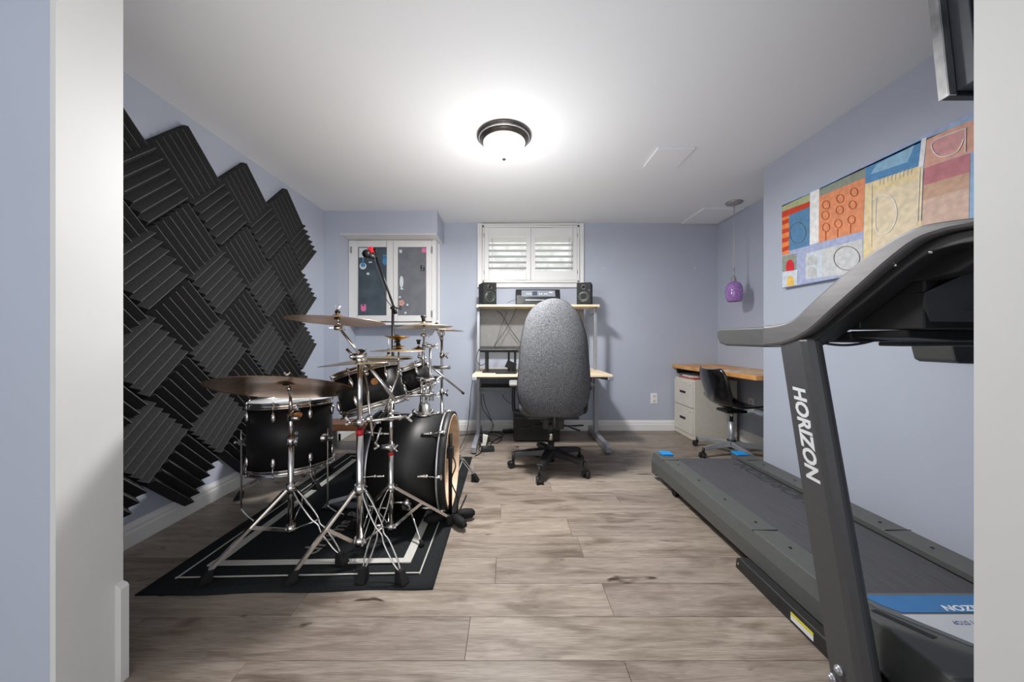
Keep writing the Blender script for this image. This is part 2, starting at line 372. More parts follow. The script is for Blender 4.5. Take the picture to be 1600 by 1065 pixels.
# ---------------------------------------------------------------- centre window with plantation shutters
wn = bpy.data.objects.new('window_1', None); COL.objects.link(wn); wn.location = (.25, BACK, 1.7); wn['kind'] = 'structure'; wn['label'] = 'white shuttered window above the desk'
X0, X1, Z0, Z1 = -.348, .845, 1.637, 2.362
cs = MB()
cs.bb(X0, X0+.05, BACK-.022, BACK, Z0, Z1); cs.bb(X1-.05, X1, BACK-.022, BACK, Z0, Z1); cs.bb(X0+.05, X1-.05, BACK-.022, BACK, Z1-.035, Z1); cs.bb(X0+.05, X1-.05, BACK-.022, BACK, Z0, Z0+.05)
cs.bb(X0-.008, X0+.012, BACK-.032, BACK, Z0, Z1); cs.bb(X1-.012, X1+.008, BACK-.032, BACK, Z0, Z1); cs.bb(X0-.008, X1+.008, BACK-.034, BACK, Z0-.006, Z0+.014); cs.bb(X0, X1, BACK-.03, BACK, Z0+.036, Z0+.05)
link('casing', cs, 'white', wn, .002)
fr = MB(); a0, a1, b0, b1 = X0+.05, X1-.05, Z0+.05, Z1-.035
fr.bb(a0, a0+.02, BACK-.05, BACK+.06, b0, b1); fr.bb(a1-.02, a1, BACK-.05, BACK+.06, b0, b1); fr.bb(a0, a1, BACK-.05, BACK+.06, b1-.02, b1); fr.bb(a0, a1, BACK-.05, BACK+.06, b0, b0+.02)
link('shutter_frame', fr, 'white', wn, .002)
mid = (a0+a1)/2
for (p0, p1, sgn) in ((a0+.022, mid-.002, 1), (mid+.002, a1-.022, -1)):
    sh = MB(); y0, y1 = BACK-.045, BACK-.017; q0, q1 = b0+.023, b1-.023
    sh.bb(p0, p0+.048, y0, y1, q0, q1); sh.bb(p1-.048, p1, y0, y1, q0, q1); sh.bb(p0+.048, p1-.048, y0, y1, q1-.095, q1); sh.bb(p0+.048, p1-.048, y0, y1, q0, q0+.105)
    sp = link('shutter_panel', sh, 'white', wn, .002)
    l0, l1 = q0+.105, q1-.095; n = 6; pitch = (l1-l0)/n
    for k in range(n):
        zc = l0+pitch*(k+.5); lv = MB(); tilt = R(-7) if k < n-1 else R(-62)
        pr = [(-.036, 0), (-.02, .005), (.02, .005), (.036, 0), (.02, -.005), (-.02, -.005)]
        pp = [(y0+.014+a*cos(tilt)-b*sin(tilt), zc+a*sin(tilt)+b*cos(tilt)) for a, b in pr]
        lv.prism(pp, 0, p0+.049, p1-.049); link('louver', lv, 'slat', sp)
    rod = MB().cyl((p0+.09 if sgn > 0 else p1-.09, y0-.012, l0+.02), (p0+.09 if sgn > 0 else p1-.09, y0-.012, l1-.03), .003, n=6)
    link('tilt_rod', rod, 'slat', sp)
    for zz in (q0+.09, q1-.09):
        xx = p0-.004 if sgn > 0 else p1+.004
        link('hinge', MB().cyl((xx, y0-.004, zz-.02), (xx, y0-.004, zz+.02), .005, n=8), 'chrome_dull', sp)
sash = MB(); sash.bb(wx0, wx1, BACK+.08, BACK+.11, wz0, wz0+.05); sash.bb(wx0, wx1, BACK+.08, BACK+.11, wz1-.04, wz1); sash.bb(mid-.02, mid+.02, BACK+.08, BACK+.11, wz0, wz1); sash.bb(wx0, wx0+.04, BACK+.08, BACK+.11, wz0, wz1); sash.bb(wx1-.04, wx1, BACK+.08, BACK+.11, wz0, wz1)
link('sash', sash, 'white', wn)

mat('well', (246, 246, 238), .9, noise=.22, nscale=9)
struct('wall_window_well', MB().bb(-1.0, 1.5, 4.75, 4.8, .9, 2.75), 'well')
# ---------------------------------------------------------------- left window cupboard with two chalkboard doors
w2 = bpy.data.objects.new('window_2', None); COL.objects.link(w2); w2.location = (-1.27, BACK, 1.2); w2['kind'] = 'structure'; w2['label'] = 'white boxed window shutters with dark panels behind the drum kit'
FY = 3.815; bx0, bx1, bz0, bz1 = CHX, -.798, 1.225, 2.127
bd = MB(); bd.bb(bx0, bx0+.02, FY, BACK, bz0, bz1); bd.bb(bx1-.02, bx1, FY, BACK, bz0, bz1); bd.bb(bx0+.02, bx1-.02, BACK-.02, BACK, bz0, bz1); bd.bb(bx0+.02, bx1-.02, FY, BACK, bz1-.02, bz1)
link('window_box', bd, 'white', w2, .002)
link('sill', MB().bb(bx0, bx1+.004, FY-.02, BACK, 1.198, 1.225), 'white', w2, .003)
link('side_casing', MB().bb(bx1, bx1+.012, BACK-.03, BACK, 1.2, 2.127).bb(-1.768, -1.752, FY-.01, FY+.02, 1.225, 2.127), 'white', w2)
dm = (bx0+bx1)/2+.012
gA = (at(560.4, 0, FY).x, at(605.2, 0, FY).x); gB = (at(622.4, 0, FY).x, at(666.8, 0, FY).x)
gz0, gz1 = at(0, 492.8, FY).z, at(0, 386.5, FY).z
doors = []
for (d0, d1, g, cm) in ((bx0+.004, dm-.002, gA, 'chalk1'), (dm+.002, bx1-.045, gB, 'chalk2')):
    dd = MB(); y0, y1 = FY-.022, FY-.001
    dd.bb(d0, g[0], y0, y1, bz0+.012, bz1-.006); dd.bb(g[1], d1, y0, y1, bz0+.012, bz1-.006); dd.bb(g[0], g[1], y0, y1, gz1, bz1-.006); dd.bb(g[0], g[1], y0, y1, bz0+.012, gz0)
    dr = link('shutter_door', dd, 'white', w2, .002)
    link('chalk_panel', MB().bb(g[0]-.003, g[1]+.003, FY-.014, FY-.004, gz0-.003, gz1+.003), cm, dr); doors.append(dr)
link('stile', MB().bb(bx1-.043, bx1, FY-.012, FY, bz0, bz1), 'white', w2, .002)
for px, pz in ((550.3, 391), (675.5, 391), (675.5, 490)):
    p = at(px, pz, FY); link('hinge', MB().bb(p.x-.008, p.x+.008, FY-.03, FY-.0125, p.z-.035, p.z+.035), 'chrome_dull', w2)
SY = FY-.0145
def disc(mb, px, py, rx, rz, Y=SY, n=14, th=.002):
    p = at(px, py, Y); k = Y/F; mb.prism([(p.x+cos(2*pi*i/n)*rx*k, p.z+sin(2*pi*i/n)*rz*k) for i in range(n)], 1, Y-th, Y)
    return mb
def quad(mb, px0, px1, py0, py1, Y=SY, th=.002):
    a = at(px0, py1, Y); b = at(px1, py0, Y); mb.bb(a.x, b.x, Y-th, Y, a.z, b.z); return mb
s = MB(); disc(s, 567.2, 415.5, 5.4, 5.4); link('sticker', s, 'stickerwhite', doors[0], label='round white and blue sticker')
s = MB(); disc(s, 567.2, 414, 3.6, 3, SY-.002); quad(s, 566, 568.4, 402, 411); link('sticker', s, 'stickerblue', doors[0], label='blue ring sticker')
s = MB(); quad(s, 561, 576, 387, 402); link('sticker', s, 'stickerwhite', doors[0], label='speckled white sticker')
s = MB(); quad(s, 598, 604.6, 398, 401); disc(s, 601, 408, 3.4, 6); link('sticker', s, 'stickerblue', doors[0], label='blue figure sticker')
s = MB(); disc(s, 575, 427.5, 2.4, 2); link('sticker', s, 'stickerwhite', doors[0])
s = MB(); quad(s, 564, 572, 478, 484); quad(s, 564, 566, 475, 478); quad(s, 569, 571.5, 475, 478); quad(s, 565, 571, 484, 486); link('sticker', s, 'pink', doors[0], label='pink sticker')
s = MB(); quad(s, 576, 581, 408.5, 410.5); link('sticker', s, 'stickerwhite', doors[0])
s = MB(); quad(s, 624, 628, 390, 395); link('sticker', s, 'stickerwhite', doors[1])
s = MB(); disc(s, 662.5, 391, 4, 4); link('sticker', s, 'pink', doors[1], label='pink round sticker')
s = MB(); quad(s, 657.2, 659.2, 414, 421); quad(s, 661.5, 663.5, 417, 422); quad(s, 657, 664, 422.3, 423); link('sticker', s, 'dark', doors[1], label='small black figure sticker')
s = MB(); disc(s, 627.4, 440, 3, 9.2); s.prism([(at(627, 450, SY).x, at(0, 448, SY).z), (at(625.5, 0, SY).x, at(0, 452, SY).z), (at(630.8, 0, SY).x, at(0, 452, SY).z)], 1, SY-.003, SY); link('sticker', s, 'stickerwhite', doors[1], label='pale blue fish sticker')
s = MB()
for k in range(5): disc(s, 627.6+2.5*cos(k*1.257), 473+3*sin(k*1.257), 1.8, 2.2)
link('sticker', s, 'salmon', doors[1], label='pink flower sticker')
for px, py in ((624.8, 464), (636.6, 476), (633.5, 488.5)): s = MB(); disc(s, px, py, 1.7, 1.7); link('sticker', s, 'stickerwhite', doors[1])

# ---------------------------------------------------------------- acoustic foam tiles
TS = .316; PER = .448; hd = PER/2
def foam_mesh():
    mb = MB(); n = 6; h = TS/2-.0015; prof = [(-h, 0.0)]; mi = [0]
    p = 2*h/n
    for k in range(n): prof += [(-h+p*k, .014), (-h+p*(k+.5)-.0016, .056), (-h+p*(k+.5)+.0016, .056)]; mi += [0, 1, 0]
    prof += [(h, .014), (h, 0)]
    k = len(prof); vs = [V((-h, a, b)) for a, b in prof]+[V((h, a, b)) for a, b in prof]
    for i in range(k-1): 
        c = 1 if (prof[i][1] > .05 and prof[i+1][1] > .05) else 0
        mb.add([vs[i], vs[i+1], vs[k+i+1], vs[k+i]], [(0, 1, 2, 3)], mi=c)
    mb.add(vs, [(k-1, 0, k, 2*k-1), tuple(range(k))[::-1], tuple(range(k, 2*k))]); return mb
fo = link('acoustic_foam_tile', foam_mesh(), ['foam', 'foam_crest_lit'], None, local=True); fmesh = fo.data
ORD = ['first', 'second', 'third', 'fourth', 'fifth', 'sixth', 'seventh', 'eighth', 'ninth', 'tenth']
first = True; ci = 0
for ci in range(9):
    Yc = 3.148-hd*ci; typ = 'A' if ci % 2 == 0 else 'B'
    rows = 4 if typ == 'A' else 5
    for j in range(rows):
        zc = (1.872-.446*j) if typ == 'A' else (2.094-.446*j); zc -= .022*(3.15-Yc)
        if first: o = fo; first = False
        else: o = bpy.data.objects.new('acoustic_foam_tile', fmesh); COL.objects.link(o)
        a = R(45) if typ == 'A' else R(-45)
        jit = random.uniform(-.012, .012)
        ex = V((0, cos(a+jit), sin(a+jit))); ez = V((1, 0, 0)); ey = ez.cross(ex)
        m = M4((ex, ey, ez)).transposed().to_4x4(); m.translation = V((LEFT+.001+(.002 if typ == 'A' else 0), Yc, zc))
        if ci == 2 and j == 3: m = m @ M4.Translation((.03, 0, .02)) @ M4.Rotation(R(-9), 4, 'Y') @ M4.Rotation(R(5), 4, 'X')
        o.matrix_world = m
        rib = 'rising' if typ == 'A' else 'falling'
        lab = 'dark foam tile, ribs %s, %s from top, %s column from the back wall' % (rib, ORD[j], ORD[ci])
        if ci == 2 and j == 3: lab = 'dark foam tile peeling off the wall at its far lower corner beside the floor tom'
        tag(o, lab, 'foam tile', 'acoustic foam tiles on the left wall')

# ---------------------------------------------------------------- ceiling things
LX, LY = -.03, 2.27
cl = thing('ceiling_light', 'round flush ceiling lamp with dark bronze rim and frosted dome', 'ceiling light', (LX, LY, CEIL))
T = M4.Translation((LX, LY, CEIL))
link('rim', MB().lathe([(.02, -.001), (.178, -.001), (.178, -.012), (.168, -.02), (.158, -.022), (.152, -.034), (.143, -.048), (.134, -.052), (.134, -.045), (.02, -.04)], T, 48), 'bronze', cl)
link('rim_band', MB().torus(.163, .004, M4.Translation((LX, LY, CEIL-.022)), 48), 'alu', cl)
link('dome', MB().lathe([(.133, -.046), (.131, -.07), (.118, -.098), (.095, -.122), (.06, -.139), (.025, -.146), (.0001, -.147)], T, 48), 'glassglow', cl)
link('finial', MB().lathe([(.0001, -.145), (.013, -.147), (.015, -.153), (.009, -.160), (.0001, -.164)], T, 20), 'bronze', cl)
def accpanel(x0, x1, y0, y1, lab):
    p = MB().bb(x0, x1, y0, y1, CEIL-.014, CEIL-.0005); tag(link('ceiling_access_panel', p, 'ceiling', None, .002, origin=((x0+x1)/2, (y0+y1)/2, CEIL)), lab, 'access panel')
accpanel(1.03, 1.287, 2.40, 2.665, 'square white access panel on the ceiling between lamp and picture wall')
accpanel(1.965, 2.375, 3.50, 3.96, 'white ceiling panel in the alcove corner behind the pendant')
pc = V((2.185, 3.37, CEIL)); pd = thing('pendant_lamp', 'purple crackled glass pendant lamp hanging over the wooden desk', 'pendant lamp', pc)
link('canopy', MB().lathe([(.0001, -.03), (.03, -.028), (.07, -.012), (.075, -.001), (.0001, -.001)], M4.Translation(pc), 32), 'chrome_dull', pd)
link('cord', MB().cyl((pc.x, pc.y, CEIL-.02), (pc.x, pc.y, 1.70), .0042, n=8), 'cordgrey', pd)
link('stem', MB().cyl((pc.x, pc.y, 1.73), (pc.x, pc.y, 1.645), .0055, n=8), 'alu', pd)
link('socket_cap', MB().lathe([(.0001, 1.655), (.014, 1.652), (.024, 1.635), (.024, 1.600), (.03, 1.592)], M4.Translation((pc.x, pc.y, 0)), 24), 'chrome', pd)
link('glass_shade', MB().lathe([(.024, 1.600), (.05, 1.585), (.068, 1.555), (.075, 1.51), (.073, 1.46), (.062, 1.415), (.056, 1.406), (.053, 1.408), (.069, 1.46), (.071, 1.51), (.064, 1.553), (.047, 1.581), (.024, 1.595)], M4.Translation((pc.x, pc.y, 0)), 36), 'purple_glass', pd)
def outlet(lab, c, n, wide=.075, high=.12):
    t = thing('wall_outlet', lab, 'outlet', c); c = V(c); n = V(n); m = frame3(n); 
    link('cover_plate', MB().box(c+n*.003, (wide, high, .006), m), 'paint_white', t, .002)
    for dz in (-.027, .027):
        p = c+V((0, 0, dz))+n*.007; r = link('receptacle', MB().box(p, (.034, .038, .004), m), 'paper', t, .001)
        sl = MB()
        for dx in (-.007, .007): sl.box(p+m @ V((dx, .004, .002)), (.003, .010, .002), m)
        sl.box(p+m @ V((0, -.010, .002)), (.005, .005, .002), m); link('slots', sl, 'dark', r)
outlet('white wall outlet on the back wall between the two desks', (1.66, BACK, .365), (0, -1, 0))
outlet('cream wall outlet under the wooden desk in the alcove', (ALC, 3.42, .40), (-1, 0, 0))
for lab, px, py in (('small white screw anchor in the back wall right of the window', 943.4, 418.5), ('small chipped paint mark with an anchor on the back wall near the alcove', 1086, 418)):
    p = at(px, py, BACK); tag(link('wall_anchor', MB().cyl((p.x, BACK, p.z), (p.x, BACK-.004, p.z), .009, .006, n=10), 'paint_white', None, origin=tuple(p)), lab, 'anchor')

# ---------------------------------------------------------------- long painting on the right wall
PX = 1.945
pt = thing('canvas_painting', 'long abstract canvas of coloured squares, letters and circles on right wall', 'painting', (RIGHT, 1.8, 1.4))
link('canvas', MB().bb(PX, RIGHT-.002, 1.12, 2.478, 1.403, 1.996), 'p_peri', pt, .003)
def zp(zx, zy):
    p = atx(1200+zx/3.55, 160+zy/3.55, PX); return (min(max(p.y, 1.124), 2.474), min(max(p.z, 1.407), 1.992))
def patch(col, pts, lay=1, name='painted_patch'):
    q = [zp(*p) for p in pts]; d = .0006*lay; link(name, MB().prism(q, 0, PX-d, PX-d+.0004), col, pt)
def rect(Ya, Yb, za, zb, col, lay=1): link('painted_patch', MB().bb(PX-.0006*lay, PX-.0006*lay+.0004, Ya, Yb, za, zb), col, pt)
patch('p_green', [(78, 572), (232, 505), (232, 548), (78, 606)])
patch('p_orange', [(78, 606), (120, 600), (118, 840), (78, 845)])
for k in range(1, 5): patch('p_red', [(79, 606+50*k), (118, 592+50*k), (118, 615+50*k), (79, 630+50*k)], 2)
patch('p_red', [(78, 606), (232, 548), (232, 582), (78, 640)], 2)
patch('p_blue', [(118, 626), (232, 578), (232, 792), (118, 822)], 3)
patch('p_white', [(234, 500), (285, 478), (282, 776), (232, 790)], 2)
patch('p_sage', [(285, 478), (540, 355), (540, 416), (285, 522)])
patch('p_sorange', [(285, 522), (540, 416), (528, 712), (282, 777)])
patch('p_azure', [(542, 355), (850, 205), (838, 352), (542, 452)])
patch('p_lazure', [(600, 345), (815, 235), (775, 330), (570, 400)], 2)
patch('p_yellow', [(540, 452), (862, 345), (848, 1000), (526, 940)])
patch('p_cream', [(588, 500), (828, 425), (826, 760), (588, 850)], 2)
patch('p_white', [(855, 203), (882, 192), (864, 352), (836, 360)], 3)
patch('p_salmon', [(880, 200), (1300, 30), (1300, 215), (868, 365)])
patch('p_rose', [(915, 215), (1100, 145), (1085, 220), (990, 300), (920, 290)], 2)
patch('p_maroon', [(868, 365), (1125, 280), (1120, 385), (864, 460)], 2)
patch('p_tan', [(864, 460), (1120, 385), (1118, 470), (860, 545)], 2)
patch('p_speck', [(860, 545), (1118, 470), (1112, 860), (848, 900)], 2)
patch('p_sky', [(1125, 280), (1300, 225), (1300, 800), (1116, 860)], 2)
patch('p_lazure', [(78, 572), (1300, 0), (1300, 12), (78, 578)], 1)
patch('p_grey', [(210, 838), (525, 755), (530, 950), (210, 980)], 2)
patch('p_pale', [(220, 838), (305, 818), (305, 965), (220, 978)], 3)
patch('p_sage', [(80, 852), (158, 836), (158, 926), (80, 940)], 2)
patch('p_pale', [(80, 940), (165, 926), (165, 1010), (80, 1026)], 3)
def arch(col, zx, zy, w_, h_, lay):
    pts = [(zx-w_, zy)]+[(zx-w_*cos(pi*i/8), zy-h_*.45-sin(pi*i/8)*h_*.55) for i in range(9)]+[(zx+w_, zy-w_*.2)]; patch(col, pts, lay)
arch('p_crimson', 124, 935, 22, 64, 4); arch('p_gold', 127, 1020, 20, 60, 4)
for zy in (905, 970): arch('p_lgrey', 247, zy, 26, 60, 4)
def strip(name, pts, r, col):
    pts = [V((a, b)) for a, b in pts]; vs = []; n = len(pts)
    for i, q in enumerate(pts):
        d = (pts[min(i+1, n-1)]-pts[max(i-1, 0)]).normalized(); s_ = V((-d.y, d.x))*r
        for k in (1, -1): vs += [(PX-.0042, q.x+s_.x*k, q.y+s_.y*k), (PX-.0028, q.x+s_.x*k, q.y+s_.y*k)]
    fs = []
    for i in range(n-1): a = 4*i; b = a+4; fs += [(a, a+2, b+2, b), (a+1, b+1, b+3, a+3), (a, b, b+1, a+1), (a+2, a+3, b+3, b+2)]
    link(name, MB().add(vs, fs), col, pt)
def ring(zx, zy, rx, ry, col='p_line', r=.0013, lay=4):
    pts = [zp(zx+rx*cos(2*pi*i/20), zy+ry*sin(2*pi*i/20)) for i in range(21)]
    strip('painted_ring', pts, r, col)
ring(168, 722, 45, 58, 'p_line'); ring(440, 863, 72, 66)
for i, (a, b) in enumerate(((325, 568), (403, 533), (480, 497), (321, 626), (400, 596), (472, 568), (325, 692), (392, 672), (466, 650))): ring(a, b, 20, 23, 'p_rim')
for a, b in ((322, 715), (388, 700), (460, 676)): patch('p_rim', [(a-3, b), (a+3, b), (a+1, b+50), (a-3, b+50)], 4)
def line(pts, col='p_white', r=.0018):
    pp = [V((*zp(*p), 0)) for p in pts]; pp = spline(pp, 5) if len(pp) > 2 else pp
    strip('painted_line', [(v.x, v.y) for v in pp], r, col)
line([(605, 520), (600, 690), (640, 730), (690, 700), (718, 620), (700, 540), (650, 515), (580, 545)])
line([(1100, 140), (1098, 275)]); line([(1098, 145), (930, 210), (915, 260), (960, 300), (1050, 275), (1090, 200)])
line([(1150, 120), (1160, 165), (1178, 185)]); line([(845, 365), (832, 660)]); line([(862, 365), (850, 655)]); line([(578, 455), (575, 800)])
for k in range(9): line([(620+k*22, 462-k*8), (622+k*22, 425-k*8)], 'p_white', .001)

# ---------------------------------------------------------------- small television on a bracket, upper right
tv = thing('wall_television', 'dark flat television seen edge on, hung high over the treadmill', 'television', (1.395, 1.10, 1.812))
link('screen_panel', MB().bb(1.396, 1.955, 1.100, 1.124, 1.812, CEIL-.06), 'blackplastic', tv, .003)
link('bezel', MB().bb(1.390, 1.396, 1.097, 1.125, 1.811, CEIL-.06).bb(1.390, 1.414, 1.096, 1.100, 1.811, CEIL-.06), 'tvshine', tv, .001)
link('back_shell', MB().bb(1.418, 1.93, 1.050, 1.0995, 1.826, CEIL-.07), 'tvback', tv, .002)
link('back_cover', MB().bb(1.424, 1.92, 1.042, 1.0505, 1.832, CEIL-.08), 'dark', tv, .002)
link('bracket', MB().bb(1.70, 1.95, 1.122, 1.15, 2.02, 2.12), 'black_metal', tv, .003)
tv.rotation_euler = (-R(4.5), 0, 0)
# ---------------------------------------------------------------- rug
rgp = [(-1.516, 1.405), (-.315, 1.448), (-.322, 3.06), (-1.47, 3.16)]
rug = thing('drum_rug', 'black rug with white border lines under the drum kit', 'rug', (-.9, 2.2, 0))
def rq(u, v):  # u across, v along
    a = V(rgp[0]).lerp(V(rgp[1]), u); b = V(rgp[3]).lerp(V(rgp[2]), u); return a.lerp(b, v)
mb = MB(); NU, NV = 26, 34; vs = []; fs = []
for lay in (0, 1):
    for j in range(NV+1):
        for i in range(NU+1):
            u = i/NU; v = j/NV; p = rq(u, v); e = .004*sin(u*17+1)*(1-min(1, v*6))
            z = .0005 if lay == 0 else .006+.0018*sin(u*21+v*9)*(1-v)*.7
            vs.append((p.x, p.y+e, z))
W1 = NU+1; NN = W1*(NV+1)
for j in range(NV):
    for i in range(NU):
        a = j*W1+i; fs.append((NN+a, NN+a+1, NN+a+W1+1, NN+a+W1)); fs.append((a, a+W1, a+W1+1, a+1))
for i in range(NU): fs.append((i, i+1, NN+i+1, NN+i)); a = NV*W1+i; fs.append((a+1, a, NN+a, NN+a+1))
for j in range(NV): a = j*W1; fs.append((a+W1, a, NN+a, NN+a+W1)); a = j*W1+NU; fs.append((a, a+W1, NN+a+W1, NN+a))
mb.add(vs, fs, True); link('pile', mb, 'rug', rug, fix=False)
def rband(u0, v0, u1, v1, th_u, th_v, name, m='rugwhite', h=.0105):
    def strip(ua, va, ub, vb, wu, wv):
        mb = MB(); n = 18; top = []
        for k in range(n+1):
            t = k/n; u = ua+(ub-ua)*t; v = va+(vb-va)*t
            for s_ in (0, 1): p = rq(u+wu*s_, v+wv*s_); top.append((p.x, p.y, h-.001*(v > .3)))
        fs = [(2*k, 2*k+1, 2*k+3, 2*k+2) for k in range(n)]; mb.add(top, fs); return mb
    for args in ((u0, v0, u1, v0, 0, th_v), (u0, v1-th_v, u1, v1-th_v, 0, th_v), (u0, v0, u0, v1, th_u, 0), (u1-th_u, v0, u1-th_u, v1, th_u, 0)):
        sm = strip(*args); me = link(name, sm, m, rug, fix=False); so = me.modifiers.new('s', 'SOLIDIFY'); so.thickness = .003; so.offset = -1
rband(.115, .098, .885, .905, .036, .020, 'border_band')
rband(.062, .052, .938, .955, .005, .0035, 'border_line')
# lettering along the rug (partly hidden by the stands)
pA = at(505, 858, 1.78); 
text('lettering', 'drums & door', .125, (.16, 1, 0), (-1, .16, 0), (-.93, 1.66, .0105), 'rugtext', rug, bold=.0015, ext=.0006, shear=0)
text('lettering', 'supply', .07, (.16, 1, 0), (-1, .16, 0), (-.90, 2.46, .0105), 'rugtext', rug, bold=.001, ext=.0006)

# ---------------------------------------------------------------- drum hardware helpers
def catm(a, b): return V(a).lerp(V(b), .5)
def wingnut(mb, p, d=(0, 0, 1), s=1.0, side=(1, 0, 0)):
    s *= .78
    p = V(p); d = V(d).normalized(); side = V(side); mb.cyl(p, p+d*.016*s, .006*s, n=8)
    for k in (-1, 1): mb.bar(p+d*.006*s, p+d*.024*s+side*.015*s*k, .004*s, .008*s)
    return mb
def foot(parent, p, direc, big=False):
    p = V(p); d = V(direc); d.z = 0; d.normalize(); m = frame3(V((0, 0, 1)), d)
    k = 1.35 if big else 1
    mb = MB(); u = V((0, 0, 1)); top = p+V((0, 0, .052*k))-d*.012; bot = p+V((0, 0, .0))+d*.006
    x = d.cross(u)
    for lvl in range(1):
        vs = []
        for (c, wx, wd) in ((bot, .021*k, .026*k), (p+V((0, 0, .018)), .020*k, .022*k), (top, .014*k, .013*k)):
            for a, b in ((-1, -1), (1, -1), (1, 1), (-1, 1)): vs.append(c+x*a*wx+d*b*wd)
        mb.add(vs, [(3, 2, 1, 0), (8, 9, 10, 11)]+[(4*r_+i, 4*r_+(i+1) % 4, 4*r_+4+(i+1) % 4, 4*r_+4+i) for r_ in range(2) for i in range(4)])
    return link('rubber_foot', mb, 'rubber', parent, .004)
def tripod(root, cx, cy, zc, zh, feet, rt, style='flat', zbase=.0085, col='chrome'):
    """legs from collar at zc to feet, braces from hub at zh"""
    hub = MB(); c = V((cx, cy, 0))
    hub.cyl(c+V((0, 0, zh-.015)), c+V((0, 0, zh+.02)), rt*1.55); hub.ball(c+V((rt*1.6, -.005, zh)), .009); hub.ball(c+V((-rt*1.6, -.005, zh)), .009)
    link('hub', hub, col, root)
    cl = MB(); cl.cyl(c+V((0, 0, zc-.02)), c+V((0, 0, zc+.025)), rt*1.5); wingnut(cl, c+V((rt*1.2, -.01, zc+.005)), (1, -.3, .2), 1.1, (0, 0, 1)); link('collar', cl, col, root)
    for i, f in enumerate(feet):
        st = style[i] if isinstance(style, (list, tuple)) else style
        f = V((f[0], f[1], zbase)); d = (f-c); d.z = 0; d.normalize(); x = d.cross(V((0, 0, 1)))
        a = c+d*rt*1.4+V((0, 0, zc)); b = f+V((0, 0, .045))-d*.01; midp = a.lerp(b, .5)
        lg = MB()
        if st == 'flat':
            lg.bar(a, b, .014, .022, up=x); lg.bar(a+x*.010, midp+x*.010, .004, .018, up=x); lg.bar(a-x*.010, midp-x*.010, .004, .018, up=x)
        else:
            for s_ in (-1, 1):
                q1 = a+x*.008*s_; q2 = a.lerp(b, .2)+x*.017*s_; q3 = a.lerp(b, .45)+x*.017*s_; q4 = a.lerp(b, .56)+x*.006*s_; q5 = a.lerp(b, .66)+x*.015*s_; q6 = a.lerp(b, .9)+x*.012*s_; q7 = b+x*.003*s_
                lg.tube(spline([q1, q2, q3, q4, q5, q6, q7], 3), .0042, 6)
            lg.cyl(midp-x*.014, midp+x*.014, .005, n=8); 
        L_ = link('leg', lg, col, root)
        foot(L_, f, d)
        br = MB(); h = c+d*rt*1.3+V((0, 0, zh)); t = a.lerp(b, .5)
        if st == 'flat': br.bar(h, t, .016, .004, up=x)
        else:
            for s_ in (-1, 1): br.cyl(h+x*.008*s_, t+x*.010*s_, .003, n=6)
        br.cyl(h-x*.012, h+x*.012, .005, n=8); link('brace', br, col, root)
def tilter(mb, p, d=(0, 0, 1)):
    p = V(p); d = V(d).normalized(); mb.cyl(p-V((.014, .01, 0)), p+V((.014, -.01, 0)), .012, n=12); mb.cyl(p, p+d*.07, .0045, n=8); mb.cyl(p+d*.015, p+d*.03, .010, .006, n=10)
    wingnut(mb, p+V((.016, -.01, 0)), (1, -.2, 0), 1, (0, 0, 1)); return mb
def cymbal(label, c, n, R_, name='cymbal', m='cymbal', bell=.16, depth=.022, inverted=False, nut='wing'):
    c = V(c); mt = frame4((0, 0, 0), n); t = thing(name, label, 'cymbal', c, 'cymbals of the drum kit')
    prof = []; N = 22
    for k in range(N+1):
        r = R_*k/N
        z = -depth*(max(0, r-R_*bell)/R_)**1.0*(1+.15*(r/R_))
        if r < R_*bell: z = .016*(cos(min(1, r/(R_*bell))*pi)+1)/2*(R_/.2)**.3
        prof.append((max(r, .006), z))
    pr = prof+[(R_, prof[-1][1]-.0012)]+[(r, z-.0014) for r, z in prof[::-1]]
    fm = mt @ M4.Scale(-1, 4, (0, 0, 1)) if inverted else mt
    o = link('bronze_disc', MB().lathe(pr, fm, 72), m, t, local=True)
    fe = MB(); fe.lathe([(.0001, .016), (.011, .016), (.012, .024), (.008, .03), (.0001, .03)], mt, 14)
    fe.lathe([(.0001, -.004), (.013, -.004), (.012, -.012), (.0001, -.014)], mt, 14); link('felt_washer', fe, 'rubber', t, local=True)
    if nut:
        wn_ = MB(); 
        if nut == 'wing': wn_.cyl(mt @ V((0, 0, .03)), mt @ V((0, 0, .044)), .006, n=8); [wn_.bar(mt @ V((0, 0, .034)), mt @ V((.013*k, 0, .05)), .005, .007) for k in (-1, 1)]; link('wing_nut', wn_, 'chrome', t, local=True)
        else: wn_.lathe([(.0001, .026), (.012, .026), (.012, .036), (.017, .038), (.018, .05), (.0001, .05)], mt, 10); link('wing_nut', wn_, 'blackplastic', t, local=True)
    return t
